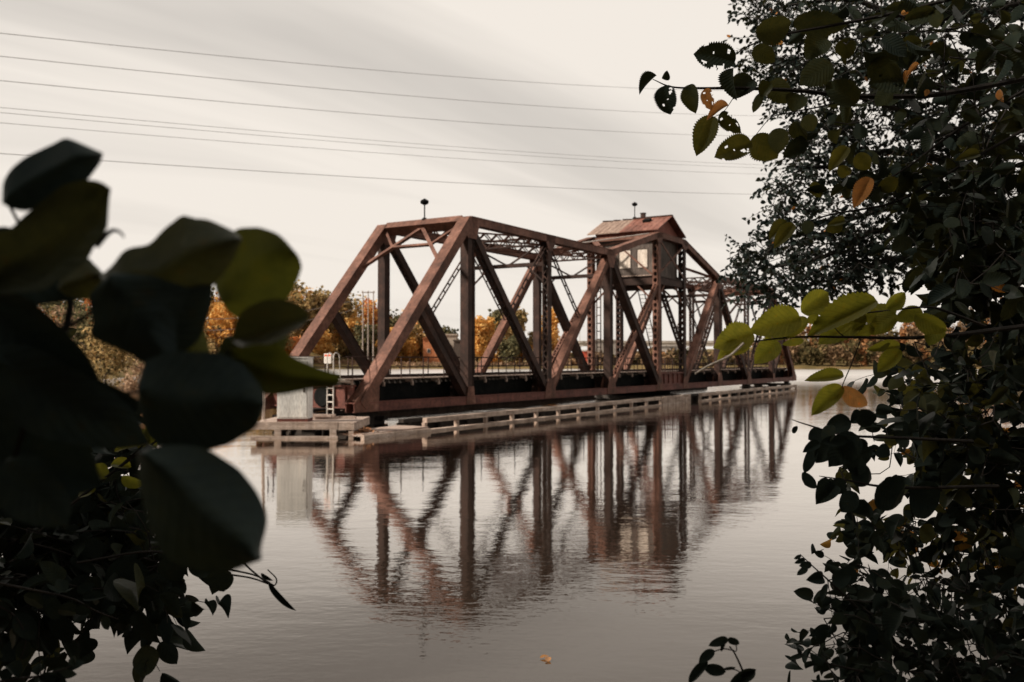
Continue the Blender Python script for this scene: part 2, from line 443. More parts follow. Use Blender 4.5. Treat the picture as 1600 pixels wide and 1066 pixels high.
# dark skirt boards under the eaves on the long sides
g = MB()
g.box(HX0 - .14, HX0 - .085, HY0, HY1, EV - .75, EV - .1); g.box(HX1 + .085, HX1 + .14, HY0, HY1, EV - .75, EV - .1)
g.build('eave_board', M['clad_red'], HO)
def roof_sheet(y0, y1, mat, dz=0.0):
    r = MB()
    for xe in (HX0 - .55, HX1 + .55):
        A, B = V3(xe, 0, EV - .2 + dz), V3(HX, 0, RG + dz)
        for i in range(int((y1 - y0) / .42)):
            st = (y1 - y0) / int((y1 - y0) / .42); ya = y0 + i * st
            up = V3(0, 0, .07)
            v = [V3(A.x, ya, A.z), V3(A.x, ya + st, A.z), V3(B.x, ya + st, B.z), V3(B.x, ya, B.z)]
            r.raw(v + [p + up for p in v], [(0, 3, 2, 1), (4, 5, 6, 7), (0, 1, 5, 4), (1, 2, 6, 5), (2, 3, 7, 6), (3, 0, 4, 7)])
            r.bar(V3(A.x, ya, A.z + .075), V3(B.x, ya, B.z + .075), SIDE, .03, .024)
    return r
r = roof_sheet(-.25, 3.0, None); r.build('roof', M['roof_red'], HO)
r = roof_sheet(3.0, W + .25, None, -.02)
RO = r.build('roof', M['roof_tan'], HO)
RO['label'] = 'far half of the roof with bare tan boards'
r = MB(); r.box(HX - .16, HX + .16, -.25, 3.0, RG + .05, RG + .13)
for a, b in ((3.2, 4.0), (4.3, 4.8), (5.0, 5.8)): r.obox((HX + .05, (a + b) / 2, RG + .08), (.22, 0, .03), (0, (b - a) / 2, .02), (0, 0, .04))
r.build('ridge_cap', M['rust_dark'], HO)
r = MB(); r.box(HX - .16, HX + .16, 2.1, 2.42, RG + .1, RG + .42); r.box(HX - .2, HX + .2, 2.06, 2.46, RG + .42, RG + .48); r.build('chimney', M['rust_dark'], HO)
r = MB(); r.obox((HX - 1.0, 1.5, RG - .32), (.22, 0, .1), (0, .3, 0), (-.04, 0, .1)); r.build('roof_vent', M['black'], HO)
def lamp(x, y, z, h, name='signal_lamp'):
    r = MB(); r.tube([V3(x, y, z), V3(x, y, z + h)], .035, 8)
    r.lathe([(.05, h - .12), (.2, h - .05), (.24, h + .05), (.2, h + .14), (.08, h + .2), (.02, h + .24)], (x, y, z), 12)
    r.lathe([(.16, 0), (.16, .12), (.05, .2)], (x, y, z), 10)
    return r
lamp(HX, 3.0, RG + .05, 1.15).build('signal_lamp', M['black'], HO)
lamp(XN[1], W / 2, ZT + .2, 1.0).build('signal_lamp', M['black'], BR)
lamp(XN[8], W / 2, ZT + .2, 1.0).build('signal_lamp', M['black'], BR)
r = MB(); r.tube([V3(XN[3] + .3, W - .3, ZT + .7), V3(XN[4] + .3, .4, EV - .35)], .05, 8); r.build('pipe', M['alu'], BR)
# tower girders low down between the legs
m = MB()
for y in (0, W):
    m.box(XN[4] + .25, XN[5] - .25, y - .12, y + .12, 1.2, 1.3); m.box(XN[4] + .25, XN[5] - .25, y - .05, y + .05, 1.3, 2.05)
    m.box(XN[4] + .25, XN[5] - .25, y - .22, y + .22, 2.05, 2.15)
    for i in range(6):
        x = XN[4] + .3 + i * (G - .6) / 5; m.box(x - .05, x + .05, y - .14, y + .14, 1.3, 2.05)
m.build('pivot_girder', M['rust_red'], BR)

# floor system
for k in range(10):
    m = MB(); x = XN[k]
    m.box(x - .03, x + .03, .24, W - .24, 1.0, 1.92)
    m.box(x - .16, x + .16, .24, W - .24, .93, 1.0); m.box(x - .16, x + .16, .24, W - .24, 1.92, 1.98)
    if k in (0, 9):
        for i in range(7):
            y = .7 + i * .7; m.box(x - .12, x + .12, y - .03, y + .03, 1.0, 1.92)
    m.build('floor_beam', M['rust_dark'] if k not in (0, 9) else M['rust_red'], BR)
m = MB()
for y in (1.0, 1.95, 3.65, 4.6):
    for a, b in zip(XN, XN[1:]):
        m.box(a + .17, b - .17, y - .03, y + .03, 1.12, 1.95); m.box(a + .17, b - .17, y - .13, y + .13, 1.95, 1.99)
m.build('stringers', M['black'], BR)  # black colour puts the under-deck shadow onto the stringers
m = MB()
n = int(XL / .42)
for i in range(n + 1):
    x = i * XL / n; m.box(x - .11, x + .11, .75, W - .75, 1.995, 2.2)
m.build('ties', M['timber_dark'], BR)
m = MB()
for y in (W / 2 - .72, W / 2 + .72): m.box(-.1, XL + .1, y - .035, y + .035, 2.2, 2.36)
m.build('track_rails', M['rust_dark'], BR)
for y0, y1 in ((.26, .98), (W - .98, W - .26)):
    m = MB()
    for i in range(3):
        a = y0 + i * .245; m.box(-.5, XL + .5, a, a + .225, 2.21, 2.262)
    m.build('walkway', M['walk'], BR)
    m = MB()
    n = int(XL / 2.15)
    yo = y0 + .08 if y0 < 2 else y1 - .08
    for i in range(n + 1):
        x = i * XL / n; m.box(x - .06, x + .06, min(yo, yo + (.8 if y0 < 2 else -.8)), max(yo, yo + (.8 if y0 < 2 else -.8)), 2.06, 2.205)
        m.obox((x, yo, 1.98), (.05, 0, 0), (0, .05, 0), (0, 0, .1))
        m.build('walkway_bracket', M['walk'], BR); m = MB()
for y in (.34, W - .34):
    m = MB()
    for z in (3.26, 2.76): m.tube([V3(-.4, y, z), V3(XL + .4, y, z)], .024, 6)
    xs = [i * 1.75 for i in range(int(XL / 1.75) + 1)] + [XN[4] + i * .5 for i in range(1, 11)]
    for x in xs: m.bar(V3(x, y, 2.26), V3(x, y, 3.26), V3(1, 0, 0), .045, .045)
    m.build('railing', M['rust_dark'], BR)
m = MB()
for z in (3.26, 2.76): m.tube([V3(-.4, 1.1, z), V3(-.4, W - .4, z)], .024, 6)
for y in (1.1, 2.6, 4.0, W - .4): m.bar(V3(-.4, y, 2.2), V3(-.4, y, 3.26), V3(1, 0, 0), .045, .045)
m.build('end_railing', M['rust_dark'], BR)
m = MB()
m.box(-.95, -.5, .3, 1.15, 2.2, 2.27)
for y in (.45, 1.0): m.bar(V3(-.9, y, 2.16), V3(.1, y, 2.16), SIDE, .08, .08)
m.build('end_landing', M['offwhite'], BR)
# ladder hung on the open end
m = MB(); lx = -1.0
for y in (.56, .92):
    m.tube([V3(lx, y, .6), V3(lx, y, 2.3)], .03, 8)
    m.tube(catmull([V3(lx, y, 2.3), V3(lx, y, 3.2), V3(lx + .12, y, 3.42), V3(lx + .3, y, 3.38), V3(lx + .38, y, 3.2), V3(lx + .42, y, 2.3)], 4), .022, 8)
for i in range(6): m.bar(V3(lx, .56, .64 + i * .31), V3(lx, .92, .64 + i * .31), V3(0, 0, 1), .045, .03)
m.build('ladder', M['alu'], BR)
m = MB()
cc = V3(-.13, 1.9, 1.45)
for r0, x0, x1 in ((.5, -.12, -.05), (.44, -.22, -.12)):
    pts = []
    for k in range(24):
        a = 2 * math.pi * k / 24; pts.append((0, r0 * math.cos(a), r0 * math.sin(a)))
    A = [cc + V3(x0, p[1], p[2]) for p in pts]; B = [cc + V3(x1, p[1], p[2]) for p in pts]
    m.raw(A + B, [tuple(range(23, -1, -1)), tuple(range(24, 48))] + [(i, (i + 1) % 24, (i + 1) % 24 + 24, i + 24) for i in range(24)])
m.build('round_cover', M['black'], BR)
# wheels and drum of the turntable hang under the pivot bay
m = MB(); cx = (XN[4] + XN[5]) / 2
m.lathe([(3.0, .62), (3.0, .78)], (cx, W / 2, 0), 32); m.lathe([(2.6, .35), (2.6, .62)], (cx, W / 2, 0), 32)
for y in (.6, W - .6): m.box(XN[4] - .6, XN[5] + .6, y - .2, y + .2, .64, .8)
m.build('turntable', M['black'], BR)

def bw(x, y, z):
    """bridge coordinates to world"""
    c, s = .523, .853
    return Vector((-6.87 + x * c - y * s, 41.0 + x * s + y * c, z))
RZ = math.atan2(.853, .523)
# sign on the end railing
sg = empty('warning_sign', bw(-.62, 1.22, 2.3), RZ)
tag(sg, 'small white warning sign with red headings on the bridge end railing', 'sign')
m = MB(); m.box(-.02, .02, -.02, .02, -.1, 1.1); m.build('post', M['rust_dark'], sg)
m = MB(); m.box(-.045, -.021, -.21, .21, .66, 1.1); m.build('board', M['white'], sg)
m = MB()
for y in (-.1, .1): m.box(-.05, -.0455, y - .08, y + .08, .97, 1.06)
m.build('red_heading', M['red_sign'], sg)
m = MB()
for y in (-.1, .1):
    for i in range(5): m.box(-.05, -.0455, y - .07 + .01 * (i % 2), y + .07 - .012 * (i % 3), .90 - i * .05, .915 - i * .05)
m.build('print_lines', M['grey_print'], sg)

# ------------------------------------------------------------------ piers, fenders, platform
def pier(name, x, rad, top, label):
    o = empty(name, bw(x, W / 2, 0), RZ); tag(o, label, 'bridge pier')
    m = MB(); m.lathe([(rad, -3), (rad, top - .25), (rad + .15, top - .25), (rad + .15, top)], (0, 0, 0), 40)
    m.build('pier_drum', M['stone_dark'], o)
    return o
pier('pivot_pier', cx, 3.3, .35, 'round dark pivot pier under the middle of the bridge')
for x, lab in ((1.2, 'dark timber crib under the near end of the bridge by the ladder'), (XL - 1.2, 'dark timber crib under the far end of the bridge')):
    o = empty('end_crib', bw(x, W / 2, 0), RZ); tag(o, lab, 'crib')
    m = MB()
    for z in (-.3, .1): 
        for y in (-2.2, -.8, .8, 2.2): m.box(-1.2, 1.2, y - .15, y + .15, z, z + .2)
        for xx in (-1, 0, 1): m.box(xx - .15, xx + .15, -2.6, 2.6, z + .2, z + .4)
    for y in (-2.4, 2.4): m.box(-.4, .4, y - .2, y + .2, .5, .77)
    m.build('crib_timbers', M['timber_dark'], o)

FY = -3.24
def fender(name, x0, x1, y, label, dark=False, wall=None):
    o = empty(name, bw(x0, y, 0), RZ); tag(o, label, 'timber fender', 'fender walls along the bridge')
    e = -1 if y < 0 else 1
    L = x1 - x0; mt = M['timber']
    rng_ = random.Random(len(label))
    m = MB(); n = max(1, round(L / 5.2))
    for i in range(n):
        a, b = i * L / n + .01, (i + 1) * L / n - .01; j = rng_.uniform(-.015, .015)
        m.box(a, b, -.12 + j, .12 + j, .40 + j, .61 + j)
    m.build('top_rail', mt, o)
    m = MB()
    for i in range(n):
        a, b = i * L / n + .01, (i + 1) * L / n - .01; j = rng_.uniform(-.01, .01)
        m.box(a, b, -.15 + j, .15 + j, -.08, .1 + j)
    m.build('bottom_rail', mt, o)
    m = MB(); k = max(1, round(L / 2.35))
    for i in range(k + 1):
        x = i * L / k; m.box(x - .09, x + .09, -.08, .08, -2, .4)
        m.build('post', mt, o); m = MB()
    m = MB()                                   # back row: dark piles and a plank deck behind
    for i in range(0, k + 1):
        x = i * L / k + .5; m.lathe([(.16, -2), (.15, .34)], (x, -e * 1.3, 0), 8); m.build('pile', M['timber_dark'], o); m = MB()
    m.box(0, L, -e * 1.3 - .14, -e * 1.3 + .14, .34, .5)
    m.build('back_beam', M['timber_dark'], o)
    m = MB()
    for i in range(int(L / .62)):
        m.box(i * .62, i * .62 + .61, -e * 1.5 - .03, -e * 1.5 + .03, -.5, .33)
    m.build('dark_void_boards', M['timber_dark'], o)  # dark boards added to black out the shaded void under the bridge
    return o
X_A, X_B = .6, 32.7
fender('timber_fender', X_A, 27.2, FY, 'long low timber fender with open panels in front of the near half of the bridge')
fender('timber_fender', 34.9, 62.8, FY, 'timber fender beyond the gap in front of the far half of the bridge')
fender('timber_fender', 4.0, 66.0, W + 3.2, 'timber fender behind the bridge on its far side')
o = empty('plank_bulkhead', bw(27.3, FY, 0), RZ); tag(o, 'solid upright plank bulkhead closing the end of the long fender', 'bulkhead')
m = MB()
for i in range(18):
    j = random.uniform(-.02, .02); m.box(i * .3 + .005, i * .3 + .292, -.12 + j, .1 + j, -1, .6 + j)
m.build('upright_planks', M['timber'], o)
m = MB(); m.box(0, 5.4, .12, .3, .38, .58); m.build('waler', M['timber'], o)

o = empty('low_float', bw(-3.7, FY - .2, 0), RZ); tag(o, 'low sloping plank float between the platform and the fender', 'float')
m = MB()
for i in range(6): m.obox((2.1, .1 + i * .27, .17), (2.15, 0, .02), (0, .125, 0), (0, 0, .05))
m.build('plank_top', M['walk'], o)
m = MB(); m.box(-.1, 4.25, -.18, 0, -.3, .17); m.build('edge_beam', M['timber'], o)
o = empty('leaf_pile', bw(-3.0, FY + .3, .2), RZ); tag(o, 'small heap of rust coloured dead leaves on the low float', 'leaf heap')
m = MB()
for i in range(160):
    a, r_ = random.uniform(0, 6.28), abs(random.gauss(0, .3)); h = max(0, .22 - r_ * .4) * random.random()
    c = V3(r_ * math.cos(a) * 1.6, r_ * math.sin(a), h); q = V3(random.gauss(0, .06), random.gauss(0, .06), random.gauss(0, .03)); w_ = V3(random.gauss(0, .05), random.gauss(0, .05), random.gauss(0, .03))
    m.poly([c - q, c + w_, c + q, c - w_])
m.build('dead_leaves', M['debris'], o)

pl = empty('timber_platform', at(404, 660, 36.2), 0); pl.location.z = 0
tag(pl, 'grey timber work platform on posts below the open bridge end', 'platform')
px0 = pl.location.x; wd = at(553, 660, 36.2).x - px0
m = MB()
for i in range(13): m.box(-.3, wd, .16 + i * .3, .16 + i * .3 + .285, .56, .63)
m.build('plank_deck', M['walk'], pl)
m = MB(); m.box(-.3, wd * .83 - .006, 0, .15, .36, .66); m.box(wd * .83 + .006, wd, .01, .15, .34, .655); m.box(wd - .15, wd, .16, 4.0, .3, .555)
m.build('front_beam', M['timber'], pl)
m = MB(); m.box(-.3, wd * .83, -.02, .14, -.06, .1); m.build('lower_beam', M['timber'], pl)
for x in (.75, wd * .78, wd - .12):
    m = MB(); m.box(x - .13, x + .13, .0, .14, -1.5, .355) if x < wd - .2 else m.box(x - .1, x + .1, .02, .2, -1.5, .3)
    m.build('post', M['timber'], pl)
m = MB()
for x in (.4, 1.9, 3.2):
    m.lathe([(.15, -1.5), (.15, .55)], (x, 2.2, 0), 8); m.lathe([(.15, -1.5), (.15, .55)], (x, 3.8, 0), 8)
m.build('back_piles', M['timber_dark'], pl)

cb = empty('metal_cabinet', at(457, 658, 36.6), 0); cb.location.z = .63
tag(cb, 'tall plain grey galvanised cabinet with rusty foot on the timber platform', 'cabinet')
hw = 24 / F * 36.6; ht = 3.18 - .63
m = MB(); m.box(-hw, hw, -.02, .9, .14, ht)
m.build('body', M['galv'], cb)
m = MB(); m.box(-hw - .02, hw + .02, -.04, .92, ht, ht + .05); m.build('lid', M['galv'], cb)
m = MB(); m.box(-hw, hw, -.03, .91, 0, .14); m.build('rusty_foot', M['rust_red'], cb)
m = MB(); m.box(-hw + .05, hw - .05, -.034, -.021, .2, ht - .1); m.build('door', M['galv'], cb)
m = MB(); m.box(hw - .18, hw - .13, -.06, -.034, 1.2, 1.4); m.build('handle', M['rust_dark'], cb)

mp = empty('mooring_post', at(411, 655, 37.2)); mp.location.z = .63
tag(mp, 'thin pale mooring pole standing left of the grey cabinet', 'pole')
m = MB(); m.tube([(0, 0, 0), (.02, 0, 1.5), (.04, 0, 2.6)], .07, 10, .06); m.lathe([(.14, 0), (.14, .03), (.08, .05)], (0, 0, 0), 10)
m.build('pole_shaft', M['pole'], mp)
# lumber stacked on the platform
o = empty('lumber_stack', at(505, 655, 38.5)); o.location.z = .635
tag(o, 'low pile of pale offcuts lying on the platform under the ladder', 'lumber pile')
for i in range(9):
    m = MB(); L = random.uniform(.3, .7); a = random.uniform(-.3, .3)
    c = V3(random.uniform(-1.0, 1.1), random.uniform(-.3, .5), .05 + .1 * (i > 5)); m.obox(c, V3(L * math.cos(a), L * math.sin(a), 0), V3(-.06 * math.sin(a), .06 * math.cos(a), 0), (0, 0, .045))
    m.build('offcut', M['walk'], o)
# ------------------------------------------------------------------ water, ground, sky
w = NT('river_water')
vec = w.coord((1, 1, 1))
h1 = w.noise(2.6, 3, .55, w.coord((.75, 1.5, 1), (0, 0, R(18))))
h2 = w.noise(.32, 2, .5, w.coord((.7, 1.5, 1), (0, 0, R(-12))))
h3 = w.noise(9, 2, .5, w.coord((.8, 1.4, 1), (0, 0, R(6))))
patch = w.ramp(w.noise(.09, 3, .55, w.coord((.35, 1.5, 1))), [(.38, (.35, .35, .35)), (.64, (1.5, 1.5, 1.5))])
b1 = w.n('ShaderNodeBump'); b1.inputs['Distance'].default_value = .0036; w.l(h1, b1.inputs['Height'])
w.l(patch, b1.inputs['Strength'])
b2 = w.n('ShaderNodeBump'); b2.inputs['Distance'].default_value = .013; w.l(h2, b2.inputs['Height']); w.l(b1.outputs[0], b2.inputs['Normal'])
b3 = w.n('ShaderNodeBump'); b3.inputs['Distance'].default_value = .0010; w.l(h3, b3.inputs['Height']); w.l(b2.outputs[0], b3.inputs['Normal'])
rs = w.n('ShaderNodeSeparateXYZ'); w.l(vec, rs.inputs[0])            # sheltered and glassy near the bank, ruffled out in mid river
rn = w.n('ShaderNodeMath', operation='MULTIPLY_ADD'); w.l(w.noise(.03, 3, .5, w.coord((.4, 1.4, 1))), rn.inputs[0]); rn.inputs[1].default_value = 90; w.l(rs.outputs[1], rn.inputs[2])
mr = w.n('ShaderNodeMapRange'); mr.inputs['From Min'].default_value = 105; mr.inputs['From Max'].default_value = 230; mr.inputs['To Min'].default_value = .012; mr.inputs['To Max'].default_value = .3
w.l(rn.outputs[0], mr.inputs['Value'])
fr = w.n('ShaderNodeFresnel'); fr.inputs['IOR'].default_value = 1.34; w.l(b3.outputs[0], fr.inputs['Normal'])
fc = w.ramp(fr.outputs[0], [(0, (.02, .02, .02)), (.2, (.25, .25, .25)), (.3, (.54, .54, .54)), (.42, (.78, .78, .78)), (.6, (.93, .93, .93)), (1, (1, 1, 1))])
body = w.n('ShaderNodeBsdfDiffuse'); body.inputs['Color'].default_value = (.020, .014, .010, 1)
gl = w.n('ShaderNodeBsdfGlossy'); gl.inputs['Color'].default_value = (1, .965, .93, 1); w.l(mr.outputs[0], gl.inputs['Roughness']); w.l(b3.outputs[0], gl.inputs['Normal'])
mw = w.n('ShaderNodeMixShader'); w.l(fc, mw.inputs[0]); w.l(body.outputs[0], mw.inputs[1]); w.l(gl.outputs[0], mw.inputs[2]); w.l(mw.outputs[0], w.out.inputs[0])
m = MB(); m.poly([(-900, -40, 0), (900, -40, 0), (900, 1500, 0), (-900, 1500, 0)])
tag(m.build('water', w.mat), kind='structure')

# ground with the river cut into it
RIVER = [(-5, 2.2), (3, 3.6), (9, 4.6), (22, 6.5), (60, 4), (160, -20), (700, -120), (1200, 250), (420, 285), (240, 298), (120, 311), (40, 321), (-40, 326),
         (-78, 312), (-86, 250), (-66, 150), (-48, 100), (-32, 62), (-20, 32), (-12, 12)]
RV = np.array(RIVER)
def signed(pts):
    """distance to the river's edge, negative inside the river"""
    d = np.full(len(pts), 1e9); inside = np.zeros(len(pts), bool)
    n = len(RV)
    for i in range(n):
        a, b = RV[i], RV[(i + 1) % n]; ab = b - a
        t = np.clip(((pts - a) @ ab) / (ab @ ab), 0, 1)
        d = np.minimum(d, np.linalg.norm(pts - (a + t[:, None] * ab), axis=1))
        c = (a[1] > pts[:, 1]) != (b[1] > pts[:, 1])
        with np.errstate(divide='ignore', invalid='ignore'):
            xi = (b[0] - a[0]) * (pts[:, 1] - a[1]) / (b[1] - a[1]) + a[0]
        inside ^= c & (pts[:, 0] < xi)
    return np.where(inside, -d, d)
def ground_z(pts):
    pts = np.asarray(pts, float); sd = signed(pts); x, y = pts[:, 0], pts[:, 1]
    z = np.where(sd > 0, np.minimum(sd * .45, 1.35) + np.clip(sd - 3, 0, 30) * .02, np.maximum(sd * .4, -2.5))
    ss = lambda t: np.clip(t, 0, 1) ** 2 * (3 - 2 * np.clip(t, 0, 1))
    left = ss((-38 - x + .0 * y) / 50) * ss((sd - 4) / 70) * 15 * np.exp(-((y - 380) / 260.0) ** 2)
    right = ss((x - 60) / 120) * ss((sd - 6) / 90) * 6 * ss((y - 200) / 60)
    mid = ss((sd - 20) / 200) * 4
    bumps = (np.sin(x * .11 + 1.3) * np.cos(y * .07) + np.sin(x * .043 + y * .051)) * .5 * ss(sd / 30)
    return z + np.where(sd > 0, left + right + mid + bumps, 0)
def axis(lo, hi, dense, fine, coarse):
    out, v = [], lo
    while v < hi:
        out.append(v); k = min(abs(v - d) for d in dense)
        v += fine + (coarse - fine) * min(1, k / 250)
    out.append(hi); return np.array(out)
gx = axis(-1500, 1500, (-40, 0, 30), 2.2, 40); gy = axis(-150, 2600, (0, 20, 340), 2.2, 40)
GX, GY = np.meshgrid(gx, gy); pts = np.stack([GX.ravel(), GY.ravel()], 1); gz = ground_z(pts)
nx = len(gx)
faces = [(j * nx + i, j * nx + i + 1, (j + 1) * nx + i + 1, (j + 1) * nx + i) for j in range(len(gy) - 1) for i in range(nx - 1)]
gm = NT('river_bank_ground')
gv = gm.coord()
gc = gm.ramp(gm.noise(.12, 6, .6, gv), [(.3, (.06, .05, .02)), (.5, (.15, .11, .05)), (.7, (.24, .16, .08))])
gd = gm.ramp(gm.noise(2.5, 5, .6, gv), [(.3, (.55, .55, .5)), (.7, (1.15, 1.1, 1.0))])
gm.pbr(gm.mix(.8, gc, gd, 'MULTIPLY'), .95, 0, gm.bump(gm.noise(1.5, 5, .6, gv), .6, .2), .1)
m = MB(); m.raw(np.column_stack([pts, gz]).tolist(), faces)
tag(m.build('ground', gm.mat, smooth=True), kind='structure')

SUN_EL, SUN_AZ = R(38), R(256)            # azimuth clockwise from +Y: light from the left and behind
wd_ = bpy.data.worlds.new('World'); S.world = wd_; wd_.use_nodes = True
t_ = wd_.node_tree; t_.nodes.clear()
def wn(typ): return t_.nodes.new(typ)
sky = wn('ShaderNodeTexSky'); sky.sky_type = 'NISHITA'; sky.sun_disc = False; sky.sun_elevation = SUN_EL; sky.sun_rotation = SUN_AZ; sky.dust_density = 4; sky.air_density = 1.5
tc = wn('ShaderNodeTexCoord'); sep = wn('ShaderNodeSeparateXYZ'); t_.links.new(tc.outputs['Generated'], sep.inputs[0])
# cloud sheet: project the direction on a high plane so that streaks converge on the horizon
dv = wn('ShaderNodeMath'); dv.operation = 'MAXIMUM'; t_.links.new(sep.outputs[2], dv.inputs[0]); dv.inputs[1].default_value = 0.0
ad = wn('ShaderNodeMath'); ad.operation = 'ADD'; t_.links.new(dv.outputs[0], ad.inputs[0]); ad.inputs[1].default_value = .12
vd = wn('ShaderNodeVectorMath'); vd.operation = 'DIVIDE'; cb_ = wn('ShaderNodeCombineXYZ')
for i in range(3): t_.links.new(ad.outputs[0], cb_.inputs[i])
t_.links.new(tc.outputs['Generated'], vd.inputs[0]); t_.links.new(cb_.outputs[0], vd.inputs[1])
m0_ = wn('ShaderNodeMapping'); m0_.inputs['Rotation'].default_value = (0, 0, R(-41)); t_.links.new(vd.outputs[0], m0_.inputs[0])
mp_ = wn('ShaderNodeMapping'); mp_.inputs['Scale'].default_value = (.22, 1.0, .0); mp_.inputs['Location'].default_value = (3.1, 5.2, 0)
t_.links.new(m0_.outputs[0], mp_.inputs[0])
nz = wn('ShaderNodeTexNoise'); nz.inputs['Scale'].default_value = 1.15; nz.inputs['Detail'].default_value = 5; nz.inputs['Roughness'].default_value = .5; nz.inputs['Distortion'].default_value = .5
t_.links.new(mp_.outputs[0], nz.inputs['Vector'])
cr = wn('ShaderNodeValToRGB'); t_.links.new(nz.outputs['Fac'], cr.inputs[0])
e = cr.color_ramp.elements; e[0].position = .30; e[0].color = (.40, .372, .342, 1); e[1].position = .52; e[1].color = (.652, .602, .545, 1)
# sky dimmed behind the viewer, added to darken surfaces that face this way
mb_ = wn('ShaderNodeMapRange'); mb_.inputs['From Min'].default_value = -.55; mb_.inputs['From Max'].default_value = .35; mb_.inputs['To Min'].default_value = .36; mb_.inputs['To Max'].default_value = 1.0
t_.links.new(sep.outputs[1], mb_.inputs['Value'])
bg1 = wn('ShaderNodeBackground'); bg1.inputs[1].default_value = .06; t_.links.new(sky.outputs[0], bg1.inputs[0])
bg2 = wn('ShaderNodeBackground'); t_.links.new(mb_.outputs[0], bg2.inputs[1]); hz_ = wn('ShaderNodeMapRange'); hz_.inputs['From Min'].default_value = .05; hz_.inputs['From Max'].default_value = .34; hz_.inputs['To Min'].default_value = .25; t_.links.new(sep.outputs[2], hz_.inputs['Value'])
cm_ = wn('ShaderNodeMix'); cm_.data_type = 'RGBA'; cm_.inputs[6].default_value = (.652, .602, .545, 1); t_.links.new(hz_.outputs[0], cm_.inputs[0]); t_.links.new(cr.outputs[0], cm_.inputs[7])
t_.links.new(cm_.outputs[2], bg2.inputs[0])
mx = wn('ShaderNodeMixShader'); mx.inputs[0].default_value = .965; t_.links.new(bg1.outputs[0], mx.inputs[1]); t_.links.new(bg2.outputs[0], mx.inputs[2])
ow = wn('ShaderNodeOutputWorld'); t_.links.new(mx.outputs[0], ow.inputs[0])

sl = bpy.data.lights.new('sun', 'SUN'); sl.energy = 4.8; sl.angle = R(6); sl.color = (1, .90, .78)
so = bpy.data.objects.new('sun', sl); COL.objects.link(so)
sv = Vector((math.sin(SUN_AZ) * math.cos(SUN_EL), math.cos(SUN_AZ) * math.cos(SUN_EL), math.sin(SUN_EL)))
so.rotation_euler = sv.to_track_quat('Z', 'Y').to_euler(); so.location = sv * 60

cd = bpy.data.cameras.new('camera'); cam = bpy.data.objects.new('camera', cd); COL.objects.link(cam)
cam.location = CAM; cam.rotation_euler = (math.pi / 2 + PITCH, 0, 0)
cd.sensor_width = 36; cd.lens = 36 * F / 1600; cd.clip_start = .05; cd.clip_end = 6000
cd.dof.use_dof = True; cd.dof.focus_distance = 3.3; cd.dof.aperture_fstop = cd.lens / 1000 / .0058
S.camera = cam
S.view_settings.view_transform = 'Standard'; S.view_settings.look = 'None'; S.view_settings.exposure = .5; S.view_settings.gamma = 1
S.cycles.max_bounces = 8; S.cycles.transparent_max_bounces = 8; S.cycles.use_denoising = True
